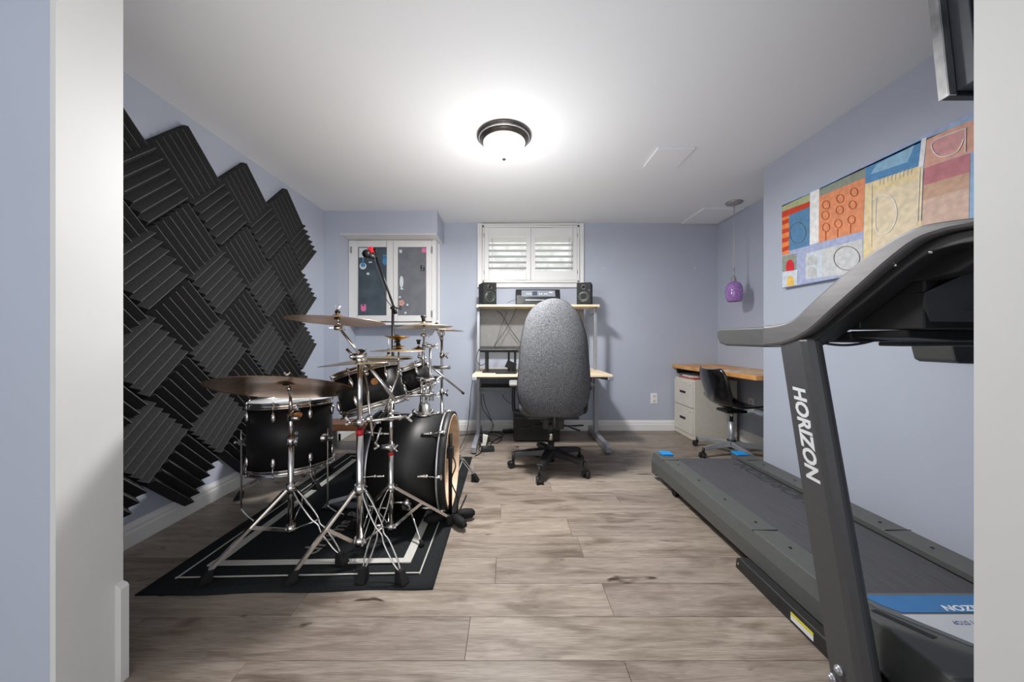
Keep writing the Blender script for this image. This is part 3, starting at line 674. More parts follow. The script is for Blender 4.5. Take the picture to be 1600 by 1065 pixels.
def drum(name, label, c, ax, R_, D, nl, cat='drum', both=True, headm='drumhead', badge=None, lugang=0.0, up=(0, 1, 0), hoopm='chrome', shellm='drumshell', group='drums of the kit'):
    c = V(c); mt = frame4((0, 0, 0), ax, up); t = thing(name, label, cat, c, group)
    h = D/2
    link('shell', MB().lathe([(R_-.006, -h+.006), (R_, -h+.004), (R_, h-.004), (R_-.006, h-.006), (R_-.012, h-.004), (R_-.012, -h+.004), (R_-.006, -h+.006)], mt, 64), shellm, t, local=True)
    for s_ in ((1, -1) if both else (1,)):
        hm = mt @ M4.Translation((0, 0, s_*h)) @ M4.Diagonal((1, 1, s_, 1))
        link('hoop', MB().lathe([(R_+.001, -.022), (R_+.012, -.022), (R_+.013, -.017), (R_+.004, -.014), (R_+.004, .004), (R_+.012, .006), (R_+.011, .011), (R_-.002, .011), (R_+.0005, .004), (R_+.001, -.022)], hm, 64), hoopm, t, local=True)
        hd_ = link('drumhead', MB().lathe([(R_+.001, -.004), (R_-.004, .002), (R_*.6, .001), (.0001, .001), (.0001, -.001), (R_-.004, -.001)], hm, 48), headm, t, local=True)
        link('head_ring', MB().torus(R_+.001, .003, hm, 64, 6), 'chrome', t, local=True)
    for k in range(nl):
        a = 2*pi*k/nl+lugang
        for s_ in ((1, -1) if both else (1,)):
            zz = s_*(h-.062 if D > .25 else h*.45); d = V((cos(a), sin(a), 0)); p = d*(R_+.007); p.z = zz
            rot = (mt.to_3x3() @ frame3(d, (0, 0, 1)))
            lg = MB(); lg.ball(mt @ p, 1, 12, (.0125, .030, .011), rot); lg.ball(mt @ (p+V((0, 0, s_*.012))), 1, 8, (.008, .012, .013), rot)
            L_ = link('lug', lg, 'chrome', t, local=True)
            q = d*(R_+.010); q.z = zz+s_*.02; q2 = d*(R_+.010); q2.z = s_*(h+.010)
            tr = MB().cyl(mt @ q, mt @ q2, .003, n=6); tr.cyl(mt @ (q2-V((0, 0, s_*.008))), mt @ (q2+V((0, 0, s_*.006))), .0055, n=6); link('tension_rod', tr, 'chrome', L_, local=True)
    t['_'] = 0; del t['_']
    return t, mt
def bracket(t, mt, R_, a, z, n=1):
    d = V((cos(a), sin(a), 0)); p = d*(R_+.004); p.z = z; m = mt.to_3x3()
    b = MB(); b.lathe([(.0001, .022), (.014, .02), (.022, .01), (.026, 0)], mt @ M4.Translation(p) @ frame3(d, (0, 0, 1)).to_4x4(), 20)
    b.box(mt @ (p+d*.026), (.02, .03, .022), m @ frame3(d, (0, 0, 1))); b.cyl(mt @ (p+d*.03), mt @ (p+d*.05), .005, n=8); b.ball(mt @ (p+d*.054), .009)
    return link('leg_bracket', b, 'chrome', t, local=True)

# ---------------------------------------------------------------- floor tom
fa = V((-.03, .05, 1)).normalized(); fc = V((-1.262, 2.02, .503)); FR = .212; FD = .36
t, mt = drum('floor_tom', 'black floor tom with chrome hoops on three rod legs', fc, fa, FR, FD, 8, lugang=R(10))
def faceang(mt, cpos):  # local angle of direction towards camera-ish
    d = mt.to_3x3().inverted() @ (V((0, 0, H))-V(cpos)); return math.atan2(d.y, d.x)
fcam = faceang(mt, fc)
def shellpatch(t, mt, R_, a, z, w_, h_, m, name, tilt=0, ell=True):
    n = 22; vs = [mt @ V(((R_+.0015)*cos(a), (R_+.0015)*sin(a), z))]
    for k in range(n):
        th = 2*pi*k/n; x = cos(th)*w_; y = sin(th)*h_; x, y = x*cos(tilt)-y*sin(tilt), x*sin(tilt)+y*cos(tilt)
        vs.append(mt @ V(((R_+.0015)*cos(a+x/R_), (R_+.0015)*sin(a+x/R_), z+y)))
    o = link(name, MB().add(vs, [(0, 1+k, 1+(k+1) % n) for k in range(n)]), m, t, local=True, fix=False)
    so = o.modifiers.new('s', 'SOLIDIFY'); so.thickness = .002; so.offset = 0; return o
shellpatch(t, mt, FR, fcam+.07, .115, .036, .018, 'badge', 'badge', R(16))
link('air_vent', MB().torus(.006, .002, mt @ M4.Translation(V(((FR+.001)*cos(fcam+.10), (FR+.001)*sin(fcam+.10), .025))) @ frame3(V((cos(fcam), sin(fcam), 0)), (0, 0, 1)).to_4x4(), 16, 6), 'chrome', t, local=True)
im = mt.inverted()
for (bxw, foot_) in (((403, 690), (396, 822, 1.93)), ((520, 676), (537, 812, 2.0)), ((471, 690), (470, 790, 2.27))):
    if foot_[2] < 2.1:
        pj = at(bxw[0], bxw[1], 1.96)
    else: pj = fc+V((0, .24, -.05))
    d = (pj-fc); d.z = 0; d.normalize(); lz = pj.z-fc.z
    dl = mt.to_3x3().inverted() @ d; a = math.atan2(dl.y, dl.x); bracket(t, mt, FR, a, -.03)
    q = fc+d*(FR+.03); ft = at(foot_[0], foot_[1], foot_[2]); ft.z = .012
    pts = [q+V((0, 0, .035)), V((q.x, q.y, .14)), V((q.x, q.y, .10)), V((q.x, q.y, .085)).lerp(ft, .55)+V((0, 0, .01)), ft+V((0, 0, .02)), ft]
    L_ = link('leg', MB().tube(spline(pts, 4), .0048, 8), 'chrome', t); link('rubber_foot', MB().cyl(ft+V((0, 0, .022)), ft-V((0, 0, .004)), .009, .012, n=10), 'rubber', L_)

# ---------------------------------------------------------------- rack toms
ta = V((-sin(R(17)), .10, cos(R(17)))).normalized()
tc_ = V((-.775, 1.95, .762)); t, mt = drum('rack_tom', 'larger black rack tom tilted over the bass drum', tc_, ta, .168, .215, 6, lugang=R(25)); ang = faceang(mt, tc_)
shellpatch(t, mt, .168, ang+.16, .02, .018, .018, 'badge', 'badge')
tb_ = V((-.672, 2.34, .772)); ta2 = V((-sin(R(20)), -.05, cos(R(20)))).normalized(); t2, mt2 = drum('rack_tom', 'smaller black rack tom behind the larger one, against the back wall', tb_, ta2, .14, .17, 6, lugang=R(12))
arm = MB(); arm.tube(spline([tb_+V((.09, -.12, .02)), tb_+V((.10, -.19, .03)), tb_+V((.15, -.20, .02)), V((-.50, 2.13, .78))], 4), .006, 8); arm.box(tb_+V((.06, -.14, .02)), (.03, .03, .05))
link('suspension_mount', arm, 'chrome', t2)
mx = MB(); mx.tube(spline([tb_+V((-.03, -.155, .06)), tb_+V((0, -.19, .05)), tb_+V((.02, -.19, -.04)), tb_+V((.05, -.16, -.06))], 4), .005, 8); mx.bar(tb_+V((-.04, -.16, .05)), tb_+V((.06, -.16, -.03)), .012, .006); link('tom_bracket', mx, 'chrome', t2)
mx = MB(); e = tc_+V((.125, .10, -.05)); mx.tube(spline([e, e+V((.06, .03, -.01)), V((-.53, 2.13, .70))], 4), .006, 8); mx.box(e, (.03, .03, .06)); link('tom_bracket', mx, 'chrome', t)

# ---------------------------------------------------------------- bass drum (axis along X, open front to the right)
bc = V((-.58, 2.15, .296)); BR = .28
t, mt = drum('bass_drum', 'large black bass drum lying on its side with open wooden front', bc, (1, 0, 0), BR, .40, 0, both=False, headm='dark', group='drums of the kit', up=(0, 0, 1))
for o in list(t.children):
    if o.name.startswith(('drumhead', 'head_ring', 'hoop')): bpy.data.objects.remove(o)
for s_ in (1, -1):
    hm = mt @ M4.Translation((0, 0, s_*.205)) @ M4.Diagonal((1, 1, s_, 1))
    link('hoop', MB().lathe([(BR+.002, -.018), (BR+.014, -.018), (BR+.014, .030), (BR+.002, .030), (BR-.004, .028), (BR+.001, -.018)], hm, 72), 'drumshell', t, local=True)
    link('hoop_inlay', MB().lathe([(BR+.0145, -.019), (BR+.0155, -.017), (BR+.0155, -.012), (BR+.0145, -.010)], hm, 72), 'alu', t, local=True)
    if s_ > 0: link('hoop_edge', MB().lathe([(BR-.0134, .018), (BR-.0134, .0308), (BR-.003, .0315), (BR-.002, .030)], hm, 72), 'maple', t, local=True)
link('bearing_lining', MB().lathe([(BR-.0135, -.19), (BR-.0135, .2355)], mt, 64), 'maple', t, local=True, label='pale wooden inside of the shell')
link('drumhead', MB().lathe([(BR, -.205), (.0001, -.205), (.0001, -.203), (BR, -.203)], mt, 48), 'drumhead', t, local=True)
link('damping_pillow', MB().ball((-.10, 0, -.2), 1, 16, (.12, .19, .055)), 'dark', t, local=True)
lugs = [0, R(72), R(38), R(-38), R(-72), R(180), R(108), R(-108), R(144), R(-144)]
for a_ in [R(-90+x) for x in (-2, 44, 90, 136, 180, -46, -92, -138)]:
    # local frame: find world direction around X axis
    for s_ in (1, -1):
        d = V((0, cos(a_), sin(a_))); p = V((s_*.135, 0, 0))+d*(BR+.006)
        lg = MB(); lg.ball(p-V((s_*.02, 0, 0)), 1, 10, (.032, .008, .008), None); lg.ball(p+V((s_*.004, 0, 0)), .010, 10)
        L_ = link('lug', lg, 'chrome', t, local=True)
        q = V((s_*.20, 0, 0))+d*(BR+.020); tr = MB().cyl(p, q, .0032, n=6); tr.ball(q, 1, 10, (.022, .010, .010)); tr.cyl(q, q+V((s_*.028, 0, 0)), .004, n=6); tr.bar(q+V((s_*.02, 0, 0))-d.cross(V((1, 0, 0)))*.014, q+V((s_*.02, 0, 0))+d.cross(V((1, 0, 0)))*.014, .006, .005)
        link('claw_hook', tr, 'chrome', L_, local=True)
# spurs
for sy in (-1, 1):
    br_ = V((.03 if sy < 0 else .06, sy*.255, -.135)); sp = MB(); sp.ball(br_+V((0, sy*.02, 0)), .024, 14); sp.cyl(br_+V((-.09, sy*.02, 0)), br_+V((.0, sy*.02, 0)), .007, n=8); sp.box(br_+V((0, sy*.01, -.02)), (.05, .03, .04))
    s0 = link('spur_bracket', sp, 'chrome', t, local=True)
    e_ = V((.15, sy*.42, -.282)); lg = MB(); lg.cyl(br_+V((.01, sy*.03, .0)), e_, .0055, n=8); s1 = link('spur_leg', lg, 'chrome', t, local=True)
    link('rubber_foot', MB().cyl(e_+(br_-e_).normalized()*.03, e_, .008, .012, n=10), 'rubber', s1, local=True)
# tom mount on top
tm = thing('tom_holder', 'chrome double tom holder standing on top of the bass drum', 'tom holder', (-.505, 2.15, .575))
m = MB(); m.lathe([(.06, .578), (.058, .588), (.036, .600), (.032, .645), (.0001, .648)], M4.Translation((-.522, 2.15, 0)), 24); m.ball((-.575, 2.12, .60), .016); m.ball((-.47, 2.13, .60), .014); link('base_casting', m, 'chrome', tm)
for X_, z1, r_ in ((-.541, .79, .009), (-.512, .79, .008), (-.487, 1.0, .0075), (-.470, .78, .005)):
    link('post', MB().cyl((X_, 2.15, .62 if X_ < -.5 else .66), (X_, 2.15, z1), r_), 'chrome', tm)
m = MB(); m.cyl((-.56, 2.14, .70), (-.46, 2.14, .70), .011); m.cyl((-.56, 2.14, .79), (-.455, 2.14, .79), .012); m.ball((-.541, 2.145, .79), .018); m.ball((-.487, 2.145, .70), .017); wingnut(m, (-.45, 2.13, .79), (1, 0, .1), 1.3, (0, 0, 1)); wingnut(m, (-.58, 2.13, .70), (-1, 0, .1), 1.3, (0, 0, 1)); wingnut(m, (-.45, 2.13, .70), (1, 0, .1), 1.3, (0, 0, 1)); link('clamp', m, 'chrome', tm)
m = MB(); m.cyl((-.527, 2.15, .93), (-.525, 2.15, 1.06), .006); m.cyl((-.515, 2.15, 1.0), (-.515, 2.15, 1.02), .018); m.cyl((-.535, 2.15, 1.0), (-.465, 2.15, 1.0), .011); wingnut(m, (-.46, 2.14, 1.0), (1, 0, 0), 1.3, (0, 0, 1)); m.cyl((-.53, 2.15, .86), (-.53, 2.15, .99), .009); tilter(m, (-.525, 2.15, 1.065)); link('cymbal_arm', m, 'chrome', tm)
cymbal('thin crash cymbal in front of the cupboard window sill, with black knob', (-.527, 2.15, 1.137), (-.04, .03, 1), .177, m='cymbal_light', nut='knob')

# ---------------------------------------------------------------- stand 1: ride cymbal
c1 = (-1.06, 1.69); s1 = thing('cymbal_stand', 'chrome cymbal stand in front of the floor tom', 'cymbal stand', (*c1, 0))
link('lower_tube', MB().cyl((*c1, .10), (*c1, .545), .0135), 'chrome', s1); link('upper_tube', MB().cyl((*c1, .54), (*c1, .70), .0095), 'chrome', s1)
tripod(s1, *c1, .315, .12, [(-1.285, 1.475), (-.77, 1.60), (-1.13, 2.0)], .0135, ['flat', 'rod', 'flat'])
m = MB(); m.cyl((*c1, .525), (*c1, .565), .019); wingnut(m, (c1[0]+.02, c1[1]-.015, .545), (1, -.3, .25), 1.6, (.1, 0, 1)); link('height_clamp', m, 'chrome', s1); m = MB(); m.cyl((*c1, .645), (*c1, .675), .016); m.cyl((c1[0], c1[1]-.01, .66), (c1[0]+.045, c1[1]-.01, .66), .011); m.cyl((c1[0]+.01, c1[1], .69), (c1[0]+.035, c1[1], .72), .006); wingnut(m, (c1[0]+.03, c1[1]-.01, .70), (1, 0, .5), 1.2, (0, 0, 1)); link('tilter_clamp', m, 'chrome', s1)
m = MB(); m.cyl((*c1, .69), (c1[0]-.002, c1[1], .76), .010, .006); m.cyl((c1[0]-.002, c1[1], .75), (c1[0]-.01, c1[1]-.012, .845), .0045); m.cyl((c1[0]-.004, c1[1]-.004, .79), (c1[0]-.006, c1[1]-.006, .812), .009); link('tilter', m, 'chrome', s1)
cymbal('large ride cymbal over the floor tom', (c1[0]-.012, 1.67, .832), (-.05, .31, 1), .306, depth=.03)

# ---------------------------------------------------------------- stand 2: boom
c2 = (-.69, 1.61); s2 = thing('cymbal_stand', 'thick chrome boom stand with red tape in front of the bass drum', 'cymbal stand', (*c2, 0))
link('lower_tube', MB().cyl((*c2, .09), (*c2, .61), .0155), 'chrome', s2); link('upper_tube', MB().cyl((*c2, .60), (*c2, .945), .0115), 'chrome', s2)
link('red_tape', MB().cyl((c2[0], c2[1], .597), (c2[0], c2[1], .622), .0162, caps=True), 'redtape', s2, label='red tape')
tripod(s2, *c2, .345, .105, [(-.92, 1.478), (-.457, 1.478), (-.69, 1.88)], .0155, ['flat', 'rod', 'rod'])
bY = 1.595; bA = at(619, 627, bY); bB = at(529.5, 511, bY)
m = MB(); m.cyl(bA, bA.lerp(bB, .62), .0085); m.cyl(bA.lerp(bB, .60), bB, .006); link('boom_arm', m, 'chrome', s2)
m = MB(); q = at(562, 557, 1.60); m.cyl(q-V((.028, 0, .002)), q+V((.028, 0, .004)), .017); m.cyl(q+V((0, 0, -.03)), q, .016); m.cyl(q+V((-.06, 0, .035)), q+V((-.01, 0, -.015)), .006); m.ball(q+V((-.03, -.01, 0)), .012); link('boom_clamp', m, 'chrome', s2)
m = MB(); tilter(m, at(530, 512, bY), (-.1, 0, 1)); m.bar(at(528, 512, bY)+V((-.04, 0, 0)), at(530, 512, bY), .008, .006); link('tilter', m, 'chrome', s2)
cymbal('crash cymbal on a boom arm, left of the cupboard window', at(527, 494.5, 1.60), (.03, .07, 1), .212, nut='wing')
zc_ = .657; m = MB(); m.cyl((c2[0], c2[1], zc_-.016), (c2[0], c2[1], zc_+.016), .021); m.cyl((c2[0]-.03, c2[1]-.01, zc_), (-.50, 1.70, zc_+.005), .008); m.ball((-.575, 1.695, zc_), .019); m.ball((-.535, 1.70, zc_), .014); m.ball((-.655, 1.63, zc_+.01), .018)
wingnut(m, (c2[0]-.03, c2[1]-.02, zc_), (-1, 0, .4), 1.5, (0, 0, 1)); wingnut(m, (-.50, 1.69, zc_), (1, 0, .1), 1.6, (0, 0, 1)); wingnut(m, (-.62, 1.66, zc_-.01), (0, -1, 0), 1.4, (1, 0, .2)); link('multi_clamp', m, 'chrome', s2)
m = MB(); pA_ = at(571, 583, 1.70); pB_ = at(582, 682, 1.63); m.cyl(pA_, pB_, .006); m.cyl(at(570, 560, 1.70), pA_, .0045); m.cyl(pA_+V((0, 0, -.01)), pA_+V((0, 0, .03)), .011); m.ball(pA_+V((.01, -.01, 0)), .011); link('side_arm', m, 'chrome', s2)
link('arm_tip', MB().cyl(pB_, pB_+(pB_-pA_).normalized()*.02, .007, n=10), 'rubber', s2)
cymbal('crash cymbal just above the larger rack tom, with black knob', at(566, 561, 1.72), (-.07, .03, 1), .198, m='cymbal_light', nut='knob')

# ---------------------------------------------------------------- stand 3
c3 = (-.60, 1.77); s3 = thing('cymbal_stand', 'slim chrome stand with red tape leaning its rods before the bass drum centre', 'cymbal stand', (*c3, 0))
link('lower_tube', MB().cyl((*c3, .08), (*c3, .47), .013), 'chrome', s3); link('upper_tube', MB().cyl((*c3, .46), (*c3, .72), .0095), 'chrome', s3)
link('red_tape', MB().cyl((*c3, .452), (*c3, .470), .0137), 'redtape', s3, label='red tape')
tripod(s3, *c3, .285, .085, [(-.626, 1.49), (-.33, 1.945), (-.85, 1.90)], .013, ['rod', 'flat', 'flat'])
m = MB(); m.cyl((*c3, .47), (*c3, .51), .018); m.cyl((c3[0]-.045, c3[1]-.01, .495), (c3[0]+.01, c3[1]-.01, .495), .014); wingnut(m, (c3[0]-.05, c3[1]-.02, .50), (-1, -.2, .3), 1.4, (0, .3, 1)); wingnut(m, (c3[0]+.015, c3[1]-.02, .49), (1, -.2, .1), 1.4, (0, .3, 1)); link('height_clamp', m, 'chrome', s3); link('top_collar', MB().cyl((*c3, .64), (*c3, .68), .017), 'chrome', s3)
m = MB(); rA = at(598, 655, 1.76); rB = at(622.5, 580, 1.76); m.cyl(rA, rB, .0065); m.cyl(rB, at(623, 545, 1.76), .0045); m.ball(rB, .012); m.cyl(at(595, 668, 1.76), at(585, 700, 1.76), .006); link('cymbal_rod', m, 'chrome', s3)
cymbal('thin flat crash cymbal above the smaller rack tom', at(622, 544.5, 1.76), (0, .01, 1), .133, m='cymbal_light', nut=None, depth=.012)
cymbal('small golden splash cymbal stacked bell down over the thin crash', at(620.5, 531.5, 1.76), (0.02, .02, 1), .062, m='cymbal_gold', depth=.02, inverted=True, nut=None)
cymbal('small golden splash cymbal directly beneath the upside down splash', at(622, 538.5, 1.76), (0, 0, 1), .036, m='cymbal_gold', depth=.01, nut=None)

# ---------------------------------------------------------------- hi-hat (far side)
hc = (-.90, 2.60); hh = thing('hihat_stand', 'chrome stand with a thin rod rising through a pair of cymbals, against the back wall', 'hi-hat stand', (*hc, 0))
link('lower_tube', MB().cyl((*hc, .04), (*hc, .60), .012), 'chrome', hh); link('upper_tube', MB().cyl((*hc, .58), (*hc, .88), .008), 'chrome', hh)
link('pull_rod', MB().cyl((*hc, .88), (*hc, 1.05), .003), 'chrome_dull', hh); tripod(hh, *hc, .28, .07, [(-1.15, 2.62), (-.74, 2.38), (-.80, 2.84)], .012, 'rod')
link('clutch', MB().cyl((*hc, .93), (*hc, .97), .008), 'blackplastic', hh)
cymbal('upper hi-hat cymbal behind the larger rack tom', (*hc, .915), (0, 0, 1), .178, name='hihat_cymbal', m='cymbal_light', nut=None)
cymbal('lower hi-hat cymbal facing upward behind the larger rack tom', (*hc, .885), (0, 0, 1), .178, name='hihat_cymbal', m='cymbal_light', nut=None, inverted=True)

# ---------------------------------------------------------------- stand 5 (far right, behind bass drum)
c5 = (-.505, 2.62); s5 = thing('cymbal_stand', 'chrome stand with ringed top behind the open end of the bass drum', 'cymbal stand', (*c5, 0))
link('lower_tube', MB().cyl((*c5, .08), (*c5, .56), .013), 'chrome_dull', s5); link('upper_tube', MB().cyl((*c5, .55), (*c5, 1.06), .009), 'chrome_dull', s5)
tripod(s5, *c5, .33, .10, [(-.248, 2.545), (-.62, 2.86), (-.68, 2.44)], .013, 'rod', zbase=.006)
m = MB(); m.torus(.017, .007, frame4((c5[0], c5[1], 1.085), (0, 1, 0)), 20, 8); m.cyl((c5[0], c5[1]-.012, 1.085), (c5[0], c5[1]+.012, 1.085), .008); m.cyl((*c5, 1.03), (*c5, 1.068), .012, .010); link('ring_top', m, 'chrome_dull', s5)
for zz in (.90, .62):
    m = MB(); m.cyl((*c5, zz), (*c5, zz+.04), .016); wingnut(m, (c5[0]+.015, c5[1]-.012, zz+.02), (1, -.2, 0), 1.9, (0, .1, 1)); link('clamp', m, 'chrome_dull', s5)
m = MB(); m.cyl((c5[0]-.065, c5[1]-.01, .83), (c5[0]+.065, c5[1]-.01, .83), .013); m.cyl((c5[0]-.075, c5[1]-.01, .755), (c5[0]+.02, c5[1]-.01, .755), .012); link('cross_clamp', m, 'chrome_dull', s5)
m = MB(); qa = at(655, 557, 2.55); qb = at(722, 612.5, 2.55); m.cyl(qa, qb, .007); m.cyl(qa, at(653, 542, 2.55), .005); m.ball(qa, .014); link('boom_arm', m, 'chrome_dull', s5); link('arm_tip', MB().cyl(qb, qb+(qb-qa).normalized()*.02, .009, n=10), 'rubber', s5)
m = MB(); m.tube(spline([(c5[0], c5[1]+.02, 1.0), (c5[0]-.02, c5[1]+.03, 1.05), (-.55, 2.64, 1.12)], 4), .005, 8); link('cymbal_arm', m, 'chrome_dull', s5)
cymbal('crash cymbal furthest right, just right of the cupboard window', (-.55, 2.64, 1.135), (.05, .02, 1), .21, m='cymbal', nut='wing')
cymbal('tiny splash cymbal with black knob at the end of the slanting boom arm', at(654, 541, 2.55), (0, 0, 1), .055, m='cymbal', nut='knob')

# ---------------------------------------------------------------- snare on its stand, kick pedal
sc_ = (-1.43, 2.42); sn = thing('snare_stand', 'chrome snare stand with legs showing beneath and behind the floor tom', 'snare stand', (*sc_, 0))
link('lower_tube', MB().cyl((*sc_, .08), (*sc_, .40), .011), 'chrome_dull', sn); tripod(sn, *sc_, .26, .11, [(-1.745, 2.25), (-1.33, 2.40+.0), (-1.40, 2.72)], .011, ['flat', 'rod', 'flat'], zbase=.008)
m = MB()
for k in range(3): a = k*2.094+.4; m.tube(spline([(sc_[0], sc_[1], .39), (sc_[0]+.10*cos(a), sc_[1]+.10*sin(a), .415), (sc_[0]+.165*cos(a), sc_[1]+.165*sin(a), .43), (sc_[0]+.17*cos(a), sc_[1]+.17*sin(a), .46)], 3), .006, 6)
link('basket', m, 'chrome_dull', sn)
drum('snare_drum', 'black snare drum standing behind the floor tom', (*sc_, .515), (0, 0, 1), .152, .12, 8, group='drums of the kit')
kp = thing('kick_pedal', 'chrome kick pedal at the closed end of the bass drum', 'pedal', (-.95, 2.15, 0))
m = MB(); m.bb(-1.14, -.84, 2.11, 2.19, .009, .016); link('base_plate', m, 'black_metal', kp); m = MB(); m.box((-1.0, 2.15, .06), (.25, .07, .008), M4.Rotation(R(-14), 3, 'Y')); link('footboard', m, 'chrome_dull', kp, .003)
m = MB(); m.cyl((-.88, 2.09, .016), (-.88, 2.09, .22), .008); m.cyl((-.88, 2.21, .016), (-.88, 2.21, .22), .008); m.cyl((-.88, 2.09, .215), (-.88, 2.21, .215), .006); link('yoke', m, 'chrome', kp)
m = MB(); m.cyl((-.88, 2.15, .21), (-.83, 2.15, .33), .004); m.cyl((-.85, 2.15, .34), (-.815, 2.15, .33), .022); link('beater', m, 'rubber', kp)

# ---------------------------------------------------------------- kick drum microphone stand at open end
ks = thing('bass_microphone_stand', 'short black microphone stand at the open front of the bass drum', 'microphone stand', (-.33, 1.98, 0))
link('pole', MB().cyl((-.335, 1.99, .03), (-.335, 1.99, .50), .011), 'black_metal', ks)
for ang, ln in ((-48, .15), (12, .14), (200, .15)):
    a = R(ang); d = V((cos(a), sin(a), 0)); p = V((-.335, 1.99, .035)); L_ = link('leg', MB().cyl(p, p+d*ln+V((0, 0, .0)), .012), 'black_metal', ks); e = p+d*ln*.22
    link('rubber_foot', MB().tube([e-V((0, 0, 0)), e+d*.015, e+d*.06, e+d*.095, e+d*.11], [.016, .025, .028, .024, .010], 12), 'rubber', L_)
mm = thing('bass_drum_microphone', 'black microphone with a curled cable aimed into the bass drum', 'microphone', (-.37, 1.99, .36))
link('body', MB().cyl((-.335, 2.0, .40), (-.40, 2.03, .43), .022, .030, 16), 'blackplastic', mm); link('grille', MB().ball((-.405, 2.033, .432), .032, 14), 'black_metal', mm)
link('clip', MB().box((-.335, 1.99, .395), (.035, .04, .06)), 'blackplastic', mm)
link('cable', MB().tube(spline([(-.33, 1.99, .39), (-.30, 1.96, .33), (-.325, 1.965, .24), (-.29, 1.97, .14), (-.30, 2.05, .02), (-.28, 2.3, .012)], 6), .004, 6), 'cable', mm)

# ---------------------------------------------------------------- tall microphone stand with boom
mY = 2.72; mp_ = at(613.8, 530, mY); ms = thing('boom_microphone_stand', 'tall black boom microphone stand rising in front of the cupboard window', 'microphone stand', (mp_.x, mY, 0))
link('pole', MB().cyl((mp_.x, mY, .03), (mp_.x, mY, 1.285), .011), 'black_metal', ms)
tripod(ms, mp_.x, mY, .16, .05, [(mp_.x-.22, mY+.12), (mp_.x+.20, mY+.16), (mp_.x, mY-.17)], .011, 'flat', zbase=.007, col='black_metal')
k1 = at(619, 490, mY); k2 = at(586, 396, mY-.03); link('boom', MB().cyl(k1, k2, .0085).cyl(k1, k1.lerp(k2, .12), .013), 'black_metal', ms)
m = MB(); q = at(614, 481, mY); m.cyl(q-V((.02, 0, 0)), q+V((.05, 0, 0)), .008); m.ball(q, .018); wingnut(m, q+V((.045, 0, 0)), (1, 0, 0), 1.2, (0, 0, 1)); link('boom_clamp', m, 'black_metal', ms)
link('cable', MB().tube(spline([k2+V((.0, -.01, .03)), k2+V((.01, -.02, -.08)), at(600, 450, mY-.03), at(604, 468, mY-.03), at(612, 478, mY-.02)], 6), .0035, 6), 'cable', ms)
mc = thing('microphone', 'black microphone with a red clip on the boom end', 'microphone', tuple(at(577, 398, mY-.03)))
b0_ = at(587, 403, mY-.03); b1_ = at(573, 396.5, mY-.05)
link('body', MB().cyl(b0_, b1_, .018, .028, 18), 'blackplastic', mc); link('grille', MB().ball(b1_, .034, 16), 'black_metal', mc)
link('clip', MB().box(at(579.5, 391, mY-.03), (.035, .03, .05), M4.Rotation(R(-15), 3, 'Y')), 'red', mc, .004, label='red clip'); link('shock_mount', MB().torus(.024, .005, frame4(at(585, 393, mY-.03), (.5, .5, 0)), 20, 6), 'black_metal', mc)
# low bench behind
bn = thing('low_bench', 'low brown wooden bench between the drums and the corner', 'bench', (-1.55, 3.3, 0))
link('bench_top', MB().bb(-1.74, -1.30, 3.18, 3.42, .20, .262), 'benchwood', bn, .004)
for X_ in (-1.70, -1.34):
    for Y_ in (3.21, 3.39): link('leg', MB().bb(X_-.02, X_+.02, Y_-.02, Y_+.02, 0, .2), 'greypanel', bn, .002)
# ---------------------------------------------------------------- computer desk
DX0, DX1, DY0, DY1, DZ = -.33, .935, 3.12, 3.90, .724
dk = thing('computer_desk', 'pale birch desk with silver frame and raised shelf under the window', 'desk', (.3, 3.5, 0))
link('desktop', MB().bb(DX0, DX1, DY0, DY1, DZ-.024, DZ), 'desktop', dk, .004)
link('edge_bracket', MB().bb(DX0-.004, DX0+.045, DY0-.006, DY0+.05, DZ-.052, DZ-.018), 'alu', dk, .004); link('edge_bracket', MB().bb(DX1-.045, DX1+.004, DY0-.006, DY0+.05, DZ-.052, DZ-.018), 'alu', dk, .004)
for xx in (DX0+.012, DX1-.03):
    link('foot', MB().prism([(DY0+.02, .012), (DY0+.02, .065), (DY0+.05, .075), (DY1-.03, .085), (DY1-.03, .012)], 0, xx-.022, xx+.022), 'silver', dk, .004)
    link('leg', MB().prism([(3.60, .07), (3.66, .07), (3.66, DZ-.03), (3.60, DZ-.03)], 0, xx-.018, xx+.018), 'silver', dk, .003)
    link('support_arm', MB().prism([(DY0+.04, DZ-.055), (DY0+.04, DZ-.025), (DY1-.03, DZ-.025), (DY1-.03, DZ-.10)], 0, xx-.014, xx+.014), 'silver', dk, .002)
    link('shelf_post', MB().bb(xx-.015, xx+.015, 3.62, 3.66, DZ, 1.372), 'silver', dk, .003)
    link('shelf_arm', MB().prism([(3.50, 1.362), (3.50, 1.372), (3.86, 1.372), (3.86, 1.30), (3.66, 1.32)], 0, xx-.012, xx+.012), 'silver', dk)
    for yy in (DY0+.06, DY1-.08): link('levelling_foot', MB().cyl((xx, yy, 0), (xx, yy, .014), .014, n=12), 'rubber', dk)
SX0, SX1, SZ = -.328, .922, 1.394
link('upper_shelf', MB().bb(SX0, SX1, 3.52, 3.84, SZ-.022, SZ), 'desktop', dk, .003)
link('back_panel', MB().bb(DX0+.02, .82, 3.79, 3.805, .965, 1.368), 'greypanel', dk)
tr = MB(); tr.bb(DX0+.05, .25, 3.30, 3.66, .56, .575); tr.bb(DX0+.05, .25, 3.29, 3.31, .55, .585); tr.bb(DX0+.05, .25, 3.64, 3.66, .56, .69); tr.bb(DX0+.05, .25, 3.29, 3.31, .665, .69)
link('under_shelf', tr, 'deskdark', dk, .002); link('modesty_rail', MB().bb(DX0+.03, DX1-.05, 3.70, 3.715, .50, .69), 'deskdark', dk)
link('shelf_upright', MB().bb(.235, .25, 3.30, 3.66, .42, .56), 'black_metal', dk)
